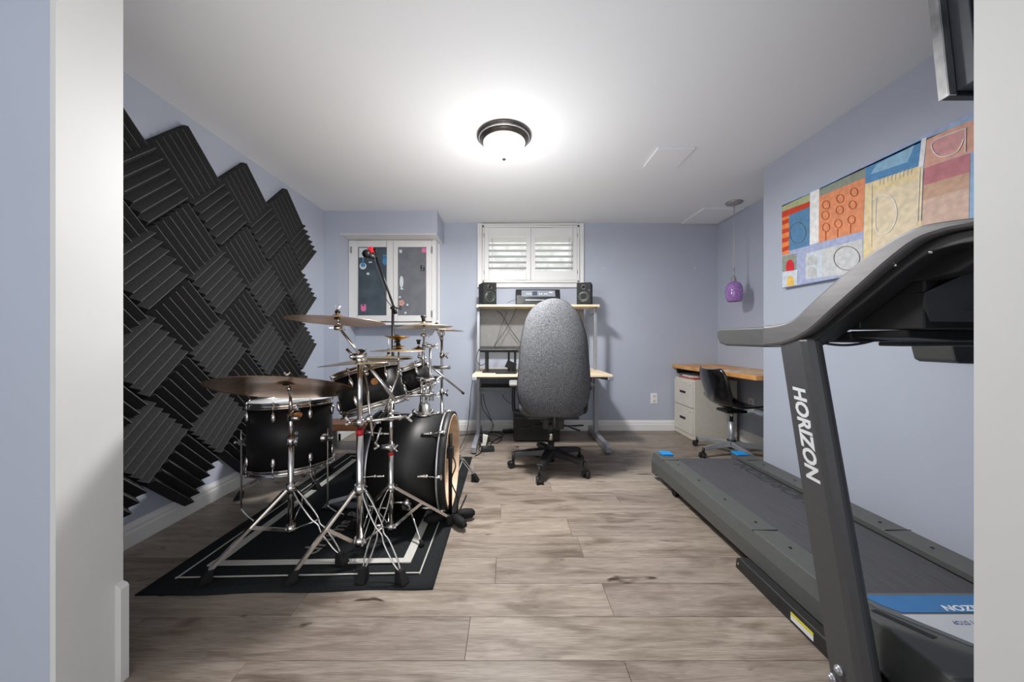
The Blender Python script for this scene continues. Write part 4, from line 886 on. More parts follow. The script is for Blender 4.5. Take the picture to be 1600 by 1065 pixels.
def speaker(lab, x, ang):
    t = thing('studio_speaker', lab, 'speaker', (x, 3.66, SZ)); t.rotation_euler = (0, 0, ang)
    def q(m_, name, mt, par=t, bv=0): return link(name, m_, mt, par, bv, local=True)
    q(MB().bb(-.072, .072, -.09, .09, .012, .232), 'cabinet', 'speaker_body', t, .005)
    q(MB().bb(-.069, .069, -.094, -.089, .016, .228), 'baffle', 'speaker_body')
    q(MB().prism([(-.07, 0), (.07, 0), (.075, .014), (-.075, .014)], 1, -.085, .085), 'stand_wedge', 'rubber')
    f = M4.Translation((0, -.094, .085)) @ M4.Rotation(R(90), 4, 'X')
    q(MB().lathe([(.054, 0), (.053, .005), (.046, .004), (.045, .001)], f, 32), 'woofer_ring', 'ring')
    q(MB().lathe([(.046, .001), (.038, .005), (.024, -.008), (.018, -.010), (.014, -.002), (.0001, .001)], f, 32), 'woofer_cone', 'cone')
    q(MB().torus(.032, .0012, f @ M4.Translation((0, 0, .001)), 32, 6), 'woofer_trim', 'ring')
    g = M4.Translation((0, -.094, .183)) @ M4.Rotation(R(90), 4, 'X')
    q(MB().lathe([(.030, 0), (.028, .004), (.018, .001), (.010, -.003), (.009, .003), (.0001, .006)], g, 28), 'tweeter', 'cone')
    q(MB().torus(.028, .0014, g @ M4.Translation((0, 0, .002)), 28, 6), 'tweeter_ring', 'ring')
    q(MB().cyl((.056, -.094, .15), (.056, -.0965, .15), .006, n=12), 'volume_knob', 'ring')
    return t
speaker('black desktop speaker on the left end of the upper shelf beside the printer', -.225, R(20))
speaker('black desktop speaker on the right end of the upper shelf', .80, R(-19))
prn = thing('printer', 'black inkjet printer with grey control panel on the desk shelf', 'printer', (.32, 3.70, SZ)); a = lambda x: (x-CX)*3.55/F
link('body', MB().prism([(3.57, SZ+.004), (3.57, SZ+.10), (3.60, SZ+.165), (3.84, SZ+.17), (3.84, SZ+.004)], 0, a(806), a(876)), 'printer', prn, .008)
link('control_panel', MB().add([(a(815), 3.563, SZ+.085), (a(868), 3.563, SZ+.085), (a(868), 3.592, SZ+.152), (a(815), 3.592, SZ+.152), (a(815), 3.573, SZ+.083), (a(868), 3.573, SZ+.083), (a(868), 3.602, SZ+.150), (a(815), 3.602, SZ+.150)],
     [(0, 1, 2, 3), (7, 6, 5, 4), (0, 4, 5, 1), (1, 5, 6, 2), (2, 6, 7, 3), (3, 7, 4, 0)]), 'printer_face', prn)
def pq(x0, x1, z0, z1, m, name):
    y_ = lambda z: 3.562+.029*(z-.085)/.067
    link(name, MB().add([(x0, y_(z0), SZ+z0), (x1, y_(z0), SZ+z0), (x1, y_(z1), SZ+z1), (x0, y_(z1), SZ+z1), (x0, y_(z0)+.004, SZ+z0), (x1, y_(z0)+.004, SZ+z0), (x1, y_(z1)+.004, SZ+z1), (x0, y_(z1)+.004, SZ+z1)],
     [(0, 1, 2, 3), (7, 6, 5, 4), (0, 4, 5, 1), (1, 5, 6, 2), (2, 6, 7, 3), (3, 7, 4, 0)]), m, prn)
pq(a(832), a(840), .095, .142, 'screen', 'display')
for xx in (823, 826, 829, 843, 846, 851, 854): pq(a(xx), a(xx)+.007, .108, .122, 'print', 'button')
pq(a(858.5), a(864), .125, .133, 'print', 'logo_plate')
link('paper_slot', MB().bb(a(821), a(862), 3.556, 3.575, SZ+.045, SZ+.053), 'alu', prn); link('paper_tray', MB().bb(a(818), a(864), 3.53, 3.58, SZ+.003, SZ+.03), 'blackplastic', prn, .003)
# laptop stand
ls = thing('laptop_stand', 'black laptop stand on the desk, closed flat laptop on top', 'stand', (-.1, 3.4, DZ))
pz = .945; link('top_plate', MB().bb(-.27, .10, 3.26, 3.55, pz-.026, pz-.014), 'black_metal', ls, .003)
for X_, Y_ in ((-.215, 3.30), (.0, 3.50), (.06, 3.30), (-.215, 3.52)): link('leg', MB().bb(X_-.011, X_+.011, Y_-.011, Y_+.011, DZ+.012, pz-.026), 'black_metal', ls, .002)
link('base_plate', MB().bb(-.25, .08, 3.27, 3.55, DZ+.001, DZ+.012), 'black_metal', ls, .002)
lp = link('laptop', MB().bb(-.285, .085, 3.245, 3.54, pz-.0135, pz+.004), 'blackplastic', None, .004, origin=(-.1, 3.4, pz)); tag(lp, 'closed black laptop lying on the black stand', 'laptop')
tb = MB().box((.02, 3.44, DZ+.06), (.10, .012, .075), M4.Rotation(R(25), 3, 'Y')); tag(link('tablet', tb, 'blackplastic', None, .003, origin=(.02, 3.44, DZ)), 'small dark tablet leaning under the laptop stand', 'tablet')
tag(link('desk_pad', MB().bb(-.12, .07, 3.17, 3.27, DZ+.0005, DZ+.008), 'black_metal', None, .002, origin=(0, 3.2, DZ)), 'flat black gadget on the desk in front of the laptop stand', 'gadget')
# cables
def cable(name, lab, pts, r=.0035, cat='cable'):
    o = link(name, MB().tube(spline(pts, 7), r, 6), 'cable', None, origin=tuple(pts[0])); tag(o, lab, cat); return o
cable('cable', 'black cable crossing down behind the desk shelf from left to right', [(-.17, 3.86, 1.36), at(783, 490, 3.72), at(796, 512, 3.72), at(812, 534, 3.72), at(822, 550, 3.72)], .0028)
cable('cable', 'black cable crossing down behind the desk shelf from printer to laptop', [(.08, 3.86, 1.38), at(806, 484, 3.72), at(792, 512, 3.70), at(774, 538, 3.66), (-.13, 3.60, .95)], .0028)
cable('cable', 'thin cable hanging behind the shelf between speaker and laptop', [(-.02, 3.85, 1.37), at(790, 492, 3.71), at(783, 510, 3.70), at(777, 530, 3.68), at(772, 541, 3.64)], .002)
cable('cable', 'short thin cable rising from the shelf to the printer', [at(793, 475, 3.5)+V((0, 0, .012)), at(799, 471, 3.52)+V((0, 0, .006)), at(808, 467, 3.6)], .002)
cable('cable', 'black cable looping down the left side of the laptop stand', [(-.27, 3.42, .94), at(749, 545, 3.3), at(744, 560, 3.3), at(750, 570, 3.3)+V((0, 0, .0)), at(758, 567, 3.4), at(764, 558, 3.4)], .003)
cable('cable', 'black cable hanging beside the left desk leg down to the floor', [(-.36, 3.66, .71), at(736, 610, 3.5), at(733, 650, 3.4), at(728, 680, 3.25), (-.46, 3.1, .012), (-.40, 3.05, .008)], .0035)
cable('cable', 'black cable hanging under the desk shelf in a long curve', [at(752, 615, 3.45), at(753, 635, 3.45), at(762, 650, 3.4), at(770, 662, 3.4), at(766, 674, 3.38)], .0035)
cable('cable', 'second black cable hanging under the desk shelf beside the curved one', [at(755, 615, 3.42), at(758, 632, 3.42), at(766, 652, 3.4), at(771, 668, 3.4), at(762, 676, 3.36)], .0035)
cable('cable', 'black cable slung under the right part of the desk shelf', [at(785, 616, 3.5), at(788, 622, 3.5), at(795, 628, 3.5), at(804, 634, 3.45)], .0035)
def fl(px, py, z=.006): Y = F*(H-z)/(py-CY); return V(((px-CX)*Y/F, Y, z))
cable('cable', 'tangle of black cable on the floor beside the left desk leg', [fl(744, 690), fl(756, 694), fl(765, 686), fl(758, 680), fl(768, 678, .03), fl(784, 684), fl(775, 692), fl(760, 688, .02), fl(748, 700), fl(752, 706), fl(742, 712)], .004)
cable('cable', 'black cable running along the floor to the power brick', [fl(716, 680), fl(735, 678), fl(752, 677), fl(770, 674), fl(786, 675), fl(798, 673)], .004)
cable('cable', 'second loop of black cable on the floor by the power strip', [fl(752, 684), fl(762, 676, .04), fl(778, 676), fl(786, 680), fl(772, 688), fl(764, 697), fl(756, 700)], .004)
def pbox(name, lab, cat, c, d, rot, m): tag(link(name, MB().box(c, d, M4.Rotation(R(rot), 3, 'Z')), m, None, .005, origin=tuple(c)), lab, cat)
p = fl(762, 703); pbox('power_adapter', 'black power adapter on the floor beside the desk foot', 'adapter', (p.x, p.y, .02), (.12, .085, .035), 8, 'blackplastic')
p = fl(795, 672.5); pbox('power_adapter', 'small black power brick on the floor by the baseboard', 'adapter', (p.x-.01, 3.86, .022), (.11, .06, .034), 12, 'blackplastic')
ps = thing('power_strip', 'white and black power strip standing among cables by the desk leg', 'power strip', tuple(fl(757, 697, 0)))
q = fl(757, 697, 0); link('strip_body', MB().box((q.x, q.y, .06), (.05, .045, .115), M4.Rotation(R(12), 3, 'Y')), 'paper', ps, .006); link('plug', MB().box((q.x-.03, q.y-.01, .08), (.03, .04, .07)), 'blackplastic', ps, .004); link('plug', MB().box((q.x+.02, q.y+.01, .13), (.05, .04, .03)), 'blackplastic', ps, .004)
sw = thing('subwoofer', 'black speaker box on the floor against the baseboard under the desk', 'speaker', (.32, 3.7, 0))
link('cabinet', MB().bb(.05, .52, 3.52, 3.93, .012, .25), 'blackplastic', sw, .008); link('front_grille', MB().bb(.07, .50, 3.508, 3.521, .03, .235), 'dark', sw, .004)

# ---------------------------------------------------------------- office chair
ox, oy = .34, 2.80
oc = thing('office_chair', 'tall grey fabric office chair on black five-star base, seen from behind', 'office chair', (ox, oy, 0))
rows = [(651.5, 838, 892, .35), (649, 828, 905, .6), (642, 820, 913, .85), (630, 812, 921, 1), (610, 808.5, 924.5, 1.05), (585, 810, 924, 1.05), (560, 812, 922, 1), (530, 815, 920, .95), (505, 820, 914, .9), (488, 827, 907, .85), (475, 838, 896, .7), (467.5, 850, 886, .5), (464, 860, 876, .25)]
rr = []; BYc = 2.56
for py, x0, x1, k in rows:
    z = H-(py-CY)*BYc/F; rr.append((z, (x0-CX)*BYc/F, (x1-CX)*BYc/F, k))
zz = [r_[0] for r_ in rr]
mb = MB(); vs = []; fs = []; NR, NC = 44, 40
def interp(t):
    t = t*(len(rr)-1); i = min(int(t), len(rr)-2); f = t-i; p0, p1, p2, p3 = rr[max(i-1, 0)], rr[i], rr[i+1], rr[min(i+2, len(rr)-1)]
    return [.5*((2*b)+(c-a)*f+(2*a-5*b+4*c-d)*f*f+(3*b-a-3*c+d)*f**3) for a, b, c, d in zip(p0, p1, p2, p3)]
for i in range(NR+1):
    z, xa, xb, k = interp(i/NR); cx_ = (xa+xb)/2; hw = (xb-xa)/2; th = .058*k
    if i in (0, NR): hw *= .6; th *= .4
    yb = BYc+.05*(1-((z-.8)/.45)**2)*-.6+.03 + .06*max(0, (z-.95))
    for j in range(NC):
        a_ = 2*pi*j/NC; c_, s_ = cos(a_), sin(a_); e_ = .8
        vs.append((cx_+hw*abs(c_)**.75*(1 if c_ > 0 else -1), yb+th*abs(s_)**e_*(1 if s_ > 0 else -1)+.05*(abs(c_)**2)*1.0, z))
for i in range(NR):
    for j in range(NC): fs.append((i*NC+j, i*NC+(j+1) % NC, (i+1)*NC+(j+1) % NC, (i+1)*NC+j))
fs += [tuple(range(NC))[::-1], tuple(range(NR*NC, NR*NC+NC))]; mb.add(vs, fs, True); bk_ = link('backrest', mb, 'fabric', oc)
# piping around the shell
pip = []
for i in range(NR+1):
    pip.append(vs[i*NC+NC//2])
pip2 = [vs[i*NC] for i in range(NR+1)]
link('piping', MB().tube([V(p) for p in pip]+[V(p) for p in pip2[::-1]], .004, 6), 'speaker_body', bk_)
st = MB(); vs2 = []; n_ = 36
prof = [(.70, .445), (.95, .45), (1.0, .475), (1.0, .51), (.93, .54), (.6, .548), (.0, .545)]
for k, z in prof:
    for j in range(n_):
        a_ = 2*pi*j/n_; c_, s_ = cos(a_), sin(a_)
        vs2.append((ox+.262*k*abs(c_)**.6*(1 if c_ > 0 else -1), oy+.06+.25*k*abs(s_)**.6*(1 if s_ > 0 else -1), z))
fs2 = [(i*n_+j, i*n_+(j+1) % n_, (i+1)*n_+(j+1) % n_, (i+1)*n_+j) for i in range(len(prof)-1) for j in range(n_)]+[tuple(range(n_))[::-1]]
st.add(vs2, fs2, True); link('seat', st, 'fabric', oc)
link('seat_pan', MB().bb(ox-.20, ox+.20, oy-.14, oy+.24, .425, .447), 'blackplastic', oc, .006)
link('mechanism', MB().bb(ox-.075, ox+.085, oy-.13, oy+.11, .345, .426).bb(ox-.035, ox+.035, oy-.20, oy-.10, .36, .40), 'blackplastic', oc, .01)
link('back_support', MB().tube(spline([(ox, oy-.10, .38), (ox, oy-.20, .385), (ox, BYc+.02, .42), (ox, BYc+.06, .56)], 5), .022, 10), 'blackplastic', oc)
for p0, p1 in (((ox-.07, oy-.02, .37), (ox-.24, oy-.10, .345)), ((ox+.07, oy-.04, .37), (ox+.21, oy-.12, .335)), ((ox+.06, oy-.10, .365), (ox+.25, oy-.05, .36))):
    link('lever', MB().cyl(p0, V(p0).lerp(V(p1), .6), .005, n=8).bar(V(p0).lerp(V(p1), .55), p1, .022, .008), 'blackplastic', oc)
link('gas_lift', MB().cyl((ox, oy, .17), (ox, oy, .35), .014), 'chrome', oc); link('column', MB().cyl((ox, oy, .06), (ox, oy, .215), .028, .026), 'blackplastic', oc); link('boot', MB().cyl((ox, oy, .285), (ox, oy, .35), .024), 'blackplastic', oc)
for s_ in (-1, 1):
    xx = ox+s_*.30; A_ = link('armrest_post', MB().tube(spline([(ox+s_*.18, oy+.08, .435), (xx-s_*.03, oy+.08, .435), (xx, oy+.08, .47), (xx, oy+.08, .665)], 4), .016, 8), 'blackplastic', oc)
    link('armrest_pad', MB().box((xx, oy+.06, .680), (.075, .24, .028)), 'greypanel', A_, .012)
def star(root, cx, cy, rad, a0, m, zt, ze, w, wheels='rubber', wr=.027):
    link('hub', MB().cyl((cx, cy, zt-.055), (cx, cy, zt+.02), .042, .036, 20), 'blackplastic', root)
    for k in range(5):
        a_ = a0+2*pi*k/5; d = V((cos(a_), sin(a_), 0)); x = V((-d.y, d.x, 0)); c = V((cx, cy, 0)); mb = MB(); vs = []
        for t, zz_, ww, hh in ((.03, zt, w*1.25, .05), (rad*.55, zt-(zt-ze)*.5, w, .036), (rad*.97, ze, w*.8, .028)):
            p = c+d*t
            for a1, b1 in ((-1, -1), (1, -1), (.72, 1), (-.72, 1)): vs.append(p+x*a1*ww/2+V((0, 0, zz_+b1*hh/2-hh/2+.01)))
        mb.add(vs, [(3, 2, 1, 0), (8, 9, 10, 11)]+[(4*r_+i, 4*r_+(i+1) % 4, 4*r_+4+(i+1) % 4, 4*r_+4+i) for r_ in range(2) for i in range(4)])
        sp = link('base_spoke', mb, m, root, .004)
        e = c+d*rad; cs_ = MB(); h = ze-.005; wa = a_+1.1*(k % 2)+.5; wd = V((cos(wa), sin(wa), 0)); wx = V((-wd.y, wd.x, 0)); o_ = e+wd*.018
        cs_.cyl(e+V((0, 0, wr+.01)), e+V((0, 0, h+.006)), .011, n=10)
        cs_.box(o_+V((0, 0, wr*1.7)), (.034, .04, .016), frame3((0, 0, 1), wd))
        for s_ in (-1, 1): cs_.cyl(o_+wx*s_*.008+V((0, 0, wr)), o_+wx*s_*.026+V((0, 0, wr)), wr, wr*.9, 18)
        link('caster', cs_, 'blackplastic', sp)
star(oc, ox, oy, .305, R(247), 'blackplastic', .155, .118, .082)

# ---------------------------------------------------------------- wooden desk in the alcove
wd_ = thing('wall_desk', 'worn honey-coloured wooden desk top fixed along the alcove wall', 'desk', (2.1, 3.3, .7))
link('desktop', MB().prism([(1.868, BACK-.002), (1.925, 2.55+.16), (ALC-.002, 2.71), (ALC-.002, BACK-.002)], 2, .717, .757), 'pinetop', wd_, .006)
wp = MB()
for cx_, cy_, rx, ry, se in ((2.02, 3.10, .10, .17, 1), (2.10, 2.90, .12, .09, 2), (1.97, 3.32, .05, .07, 3), (2.2, 3.25, .04, .1, 4)):
    rnd = random.Random(se); wp.prism([(cx_+rx*cos(i*.524)*(.55+.6*rnd.random()), cy_+ry*sin(i*.524)*(.55+.6*rnd.random())) for i in range(12)], 2, .7572, .7580)
link('worn_patch', wp, 'peeled', wd_, label='pale worn patches in the varnish')
link('support_rail', MB().bb(ALC-.03, ALC-.001, 2.72, BACK-.03, .66, .717).bb(1.92, ALC-.03, BACK-.03, BACK-.002, .66, .717), 'speaker_body', wd_)
link('leg', MB().bb(2.30, 2.345, 2.735, 2.78, 0, .717), 'speaker_body', wd_, .003)
fc_ = thing('filing_cabinet', 'cream two-drawer steel filing cabinet under the wooden desk', 'cabinet', (2.1, 3.75, 0)); fx = 1.882; fy0, fy1 = 3.545, 3.955; fzt = .622
link('cabinet_body', MB().bb(fx+.012, 2.33, fy0, fy1, 0, fzt), 'filecab', fc_, .004)
for z0, z1 in ((.335, .60), (.055, .325)):
    d_ = link('drawer', MB().bb(fx-.004, fx+.013, fy0+.012, fy1-.012, z0, z1), 'filecab', fc_, .003)
    zc2 = (z0+z1)/2+.01; link('handle', MB().bb(fx-.012, fx-.003, (fy0+fy1)/2-.055, (fy0+fy1)/2+.055, zc2-.010, zc2+.012), 'dark', d_, .002); link('lock', MB().cyl((fx-.004, fy0+.06, z1-.04), (fx-.007, fy0+.06, z1-.04), .008, n=10), 'chrome_dull', d_)
link('plinth', MB().bb(fx+.004, fx+.013, fy0+.006, fy1-.006, .004, .048), 'filecab', fc_, .002)
pbox('document_folder', 'pink-red folder lying on the filing cabinet', 'folder', (2.0, 3.74, fzt+.008), (.20, .28, .014), 4, 'paperred'); pbox('paper_stack', 'small stack of white paper on the folder on the cabinet', 'paper', (1.985, 3.74, fzt+.023), (.15, .21, .016), -6, 'paper')
# shell chair
hx, hy = 2.012, 3.14
sc2 = thing('shell_chair', 'glossy black plastic shell chair on silver five-star base at wooden desk', 'chair', (hx, hy, 0))
pr = [(1.765, .772, .16), (1.775, .74, .195), (1.795, .66, .215), (1.82, .57, .215), (1.845, .505, .21), (1.885, .455, .215), (1.95, .428, .225), (2.03, .425, .232), (2.12, .435, .232), (2.19, .438, .22), (2.225, .425, .20), (2.238, .41, .17)]
def shell_grid(off):
    out = []; pts = [V((x, z, w_)) for x, z, w_ in pr]; sp = spline(pts, 3); n = len(sp)
    for i, p in enumerate(sp):
        t = i/(n-1); bend = .055 if t < .35 else (.035 if t < .8 else .01); row = []
        d = (sp[min(i+1, n-1)]-sp[max(i-1, 0)]); nx, nz = -d.y, d.x; L_ = math.hypot(nx, nz); nx /= L_; nz /= L_
        for j in range(17):
            u = -1+j/8; k = abs(u)**2.2*bend
            row.append(V((p.x+nx*(-k+off)*-1+ (0), hy+p.z*u, p.y+nz*(k+off)*(1 if True else 0))))
        out.append(row)
    return out
mb = MB(); g = shell_grid(0); nn = len(g); vs = []; fs = []
for row_ in g:
    for p in row_: vs.append(p)
for i in range(nn-1):
    for j in range(16): fs.append((i*17+j, i*17+j+1, (i+1)*17+j+1, (i+1)*17+j))
mb.add(vs, fs, True); so_ = link('shell', mb, 'shell', sc2); md = so_.modifiers.new('s', 'SOLIDIFY'); md.thickness = .012; md.offset = -1
link('seat_bracket', MB().bb(hx-.09, hx+.09, hy-.08, hy+.08, .388, .412), 'black_metal', sc2, .004); link('gas_lift', MB().cyl((hx, hy, .28), (hx, hy, .39), .014), 'black_metal', sc2)
link('column', MB().cyl((hx, hy, .07), (hx, hy, .30), .026), 'alu', sc2); link('knob', MB().ball((hx-.03, hy-.05, .37), .016, 10), 'alu', sc2)
star(sc2, hx, hy, .31, R(195), 'alu', .115, .085, .04, wr=.025)

# ---------------------------------------------------------------- treadmill
tmn = thing('treadmill', 'large dark grey treadmill with blue deck corners along the right wall', 'treadmill', (1.45, 1.6, 0))
TX0, TX1 = 1.08, 1.80; RZ = .19; TY1 = 2.60; TY0 = 1.10
# side rails: profile in XZ extruded along Y, sloping slightly
def rail(x0, x1, outer):
    s_ = 1 if x1 > x0 else -1
    p = [(x0, .055), (x0-.004*s_, .13), (x0+.012*s_, RZ), (x1, RZ-.003), (x1, RZ-.03), (x0+.06*s_, RZ-.05), (x0+.05*s_, .055)]
    return MB().prism(p, 1, TY0, TY1-.05)
link('side_rail', rail(TX0, TX0+.125, 1), 'rail', tmn, .003); link('side_rail', rail(TX1, TX1-.125, 1), 'rail', tmn, .003)
for x0, s_ in ((TX0, 1), (TX1, -1)):
    link('rail_end_cap', MB().prism([(x0-.004*s_, .035), (x0-.008*s_, .13), (x0+.010*s_, RZ+.004), (x0+.125*s_, RZ+.002), (x0+.125*s_, .035)], 1, TY1-.05, TY1+.02), 'rail', tmn, .006)
    link('blue_corner', MB().prism([(x0+.045*s_, RZ-.002), (x0+.045*s_, RZ+.012), (x0+.128*s_, RZ+.011), (x0+.128*s_, RZ-.002)], 1, TY1-.06, TY1+.022), 'blue', tmn, .004, label='bright blue deck corner')
    for yy in (1.25, 1.42, 1.62, 1.85, 2.1, 2.36): link('rail_screw', MB().cyl((x0+.07*s_, yy, RZ-.002), (x0+.07*s_, yy, RZ+.001), .006, n=8), 'dark', tmn)
    for yy in (1.55, 2.45): link('rail_seam', MB().bb(min(x0+.005*s_, x0+.12*s_), max(x0+.005*s_, x0+.12*s_), yy, yy+.002, RZ-.002, RZ+.0008), 'dark', tmn)
link('belt', MB().prism([(TY0, .162), (TY1-.035, .162), (TY1-.012, .150), (TY1-.004, .125), (TY1-.012, .10), (TY1-.035, .088), (TY0, .088)], 0, TX0+.135, TX1-.135), 'belt', tmn)
link('deck', MB().bb(TX0+.05, TX1-.05, TY0, TY1-.06, .09, .158), 'dark', tmn); 
text('belt_lettering', 'HORIZON', .105, (0, 1, 0), (-1, 0, 0), (TX1-.145, 1.83, .1625), 'belttext', tmn, sx=1.25, bold=.003, shear=.25, ext=.0003)
link('rear_roller', MB().cyl((TX0+.05, TY1-.035, .125), (TX1-.05, TY1-.035, .125), .030, n=20), 'black_metal', tmn)
# underframe
for x0, s_ in ((TX0+.02, 1), (TX1-.02, -1)):
    link('deck_frame', MB().bb(min(x0, x0+.035*s_), max(x0, x0+.035*s_), TY0, 2.42, .045, .09), 'black_metal', tmn, .003)
    link('rear_foot', MB().cyl((x0+.02*s_, 2.33, 0), (x0+.02*s_, 2.33, .05), .022).cyl((x0-.006*s_, 2.31, .028), (x0+.016*s_, 2.31, .028), .028, n=16), 'rubber', tmn)
    xb = 1.035 if s_ > 0 else 1.845
    b_ = link('base_frame', MB().prism([(.72, 0), (.72, .058), (1.56, .058), (1.585, .045), (1.59, 0)], 0, min(xb, xb+.045*s_), max(xb, xb+.045*s_)), 'treadblack', tmn, .006)
    if s_ > 0:
        link('warning_label', MB().bb(xb-.0012, xb, 1.18, 1.275, .014, .032), 'print', b_); link('warning_band', MB().bb(xb-.0014, xb, 1.18, 1.275, .032, .042), 'yellow', b_)
        link('frame_bolt', MB().cyl((xb-.004, 1.565, .03), (xb, 1.565, .03), .005, n=8), 'chrome_dull', b_)
link('cross_tube', MB().bb(1.08, 1.80, .74, .79, .005, .05).bb(1.08, 1.80, 1.50, 1.54, .005, .045), 'treadblack', tmn)
link('lift_hose', MB().tube(spline([(1.10, 1.15, .05), (1.095, 1.10, .07), (1.10, 1.05, .06), (1.09, 1.0, .075)], 5), .006, 6), 'treadgrey', tmn)
# uprights
def upright(xo, s_):
    yb, yt, zt = .995, 1.200, 1.045; w_ = .052*s_; hb = .068; vs = []; mb = MB()
    sec = [(0, hb*.86), (0, -hb*.42), (.10, -hb*.72), (.35, -hb*.95), (.70, -hb), (1, -hb*.8), (1, hb*.8), (.8, hb), (.12, hb)]
    for z, yc in ((0.0, yb), (zt, yt)):
        for a_, b_ in sec: vs.append((xo+w_*a_, yc+b_, z))
    k = len(sec); mb.add(vs, [tuple(range(k))[::-1], tuple(range(k, 2*k))]+[(i, (i+1) % k, k+(i+1) % k, k+i) for i in range(k)])
    return link('upright', mb, 'treadup', tmn, .012)
u1 = upright(.980, 1); u2 = upright(1.90, -1)
dz = V((0, -.21, -1.075)).normalized(); upv = V((0, -1.075, .21)).normalized()
text('lettering', 'HORIZON', .0665, dz, upv, (.9795, 1.198, .880), 'print', u1, bold=.0022, shear=.28, ext=.0006, sx=.97)
for yy, zz2 in ((1.028, .062), (1.05, .018)): link('bolt', MB().cyl((.972, yy, zz2), (.98, yy, zz2), .012, .014, 14).ball((.973, yy, zz2), .009, 10), 'alu', u1)
# motor cover
cz = .198
mc_ = MB(); mc_.add([(1.115, 1.165, cz-.006), (1.765, 1.165, cz-.006), (1.79, .865, cz), (1.10, .865, cz), (1.105, 1.165, .10), (1.775, 1.165, .10), (1.80, .865, .10), (1.085, .865, .10),
   (1.13, .74, .135), (1.75, .74, .135), (1.10, .72, .06), (1.78, .72, .06), (1.085, .865, .055), (1.80, .865, .055), (1.10, 1.165, .06), (1.78, 1.165, .06)],
   [(0, 3, 2, 1), (3, 8, 9, 2), (8, 10, 11, 9), (0, 4, 7, 3), (1, 2, 6, 5), (3, 7, 8), (2, 9, 6), (7, 12, 10, 8), (6, 9, 11, 13), (4, 14, 12, 7), (5, 6, 13, 15), (0, 1, 5, 4), (4, 5, 15, 14), (14, 15, 13, 12), (12, 13, 11, 10)])
link('motor_cover', mc_, 'treadgrey', tmn, .006)
tz = lambda y_: cz-.006+.006*(1.165-y_)/.3
def plate(name, pts, m, h=.0025, bev=0, lab=None):
    n = len(pts); vs = [(x, y_, tz(y_)+.0004) for x, y_ in pts]+[(x, y_, tz(y_)+h) for x, y_ in pts]
    return link(name, MB().add(vs, [tuple(range(n))[::-1], tuple(range(n, 2*n))]+[(i, (i+1) % n, n+(i+1) % n, n+i) for i in range(n)]), m, tmn, bev, label=lab)
plate('label_surround', [(1.145, 1.160), (1.16, 1.09), (1.27, .955), (1.76, .955), (1.76, 1.160)], 'deskdark', .0018)
bl = plate('blue_label', [(1.165, 1.148), (1.185, 1.105), (1.215, 1.074), (1.745, 1.074), (1.745, 1.148)], 'labelblue', .003, lab='blue brand label')
sl = plate('silver_label', [(1.205, 1.066), (1.285, .962), (1.745, .962), (1.745, 1.066)], 'labelsilver', .003, lab='silver instruction label')
plate('cover_slot', [(1.13, 1.085), (1.15, 1.09), (1.215, .985), (1.195, .98)], 'dark', .0012)
text('lettering', 'HORIZON', .031, (-1, 0, 0), (0, -1, 0), (1.555, 1.102, tz(1.1)+.0034), 'print', bl, sx=1.3, bold=.0009, shear=.25, ext=.0002)
text('lettering', 'SAFETY STOP', .020, (-1, 0, 0), (0, -1, 0), (1.44, 1.040, tz(1.04)+.0034), 'inkblue', sl, bold=.0004, ext=.0002)
text('lettering', 'STOP', .026, (-1, 0, 0), (0, -1, 0), (1.535, 1.036, tz(1.04)+.0034), 'inkblue', sl, bold=.0006, ext=.0002)
for i_, wv in enumerate((.085, .12, .135)): link('print_line', MB().bb(1.49-.075, 1.49-.075+wv, 1.004-.013*i_, 1.011-.013*i_, tz(1.0)+.003, tz(1.0)+.0036), 'inkblue', sl)
# handrail arm (outer profile in YZ), both sides
top = [(1128, 515), (1132, 513.5), (1190, 509.5), (1215, 506), (1238, 498), (1262, 476), (1307, 435), (1350, 401), (1387, 376), (1412, 362), (1439, 351.5), (1480, 344.5), (1531, 338.5)]
bot = [(1531, 352), (1500, 357), (1471, 363), (1430, 378), (1388, 409), (1350, 442), (1300, 486), (1270, 513), (1250, 526), (1236, 533), (1220, 538.5), (1192, 540.5), (1140, 538.5), (1131, 535), (1128, 524)]
def yz(p, X=.972): q_ = atx(p[0], p[1], X); return (q_.y, q_.z)
def smo(pts):
    s_ = spline([V((a, b, 0)) for a, b in pts], 4); return [(v.x, v.y) for v in s_]
arm_t = [yz(p) for p in top[:2]]+smo([yz(p) for p in top[2:]]); arm_b = smo([yz(p) for p in bot[:11]])+[yz(p) for p in bot[11:]]
def smooth_outline(): return arm_t+[(.70, arm_t[-1][1]-.002)]+[(.70, arm_b[0][1]-.004)]+arm_b
armp = [q_ for q_ in smooth_outline()]
gi = 3
for s_, X0_ in ((1, .972), (-1, 1.908)):
    xa, xb = sorted((X0_, X0_+.062*s_))
    main = armp[2:]; main = [p for p in main if p[0] <= 1.36]
    # rebuild: arm body from Y<=1.36, grip beyond
    body = [(1.335, 1.092)]+[p for p in arm_t[2:] if p[0] < 1.32]+[(.70, arm_t[-1][1]-.002), (.70, arm_b[0][1]-.004)]+[p for p in arm_b if p[0] < 1.32]+[(1.335, 1.012)]
    link('console_arm', MB().prism(body, 0, xa, xb), 'treadsilver', tmn, .010)
    link('hand_grip', MB().prism([(1.60, 1.090), (1.63, 1.083), (1.632, 1.050), (1.615, 1.022), (1.57, 1.012), (1.325, 1.010), (1.325, 1.088)], 0, xa+.004, xb+.012*(s_ > 0)), 'treadgrey', tmn, .008)
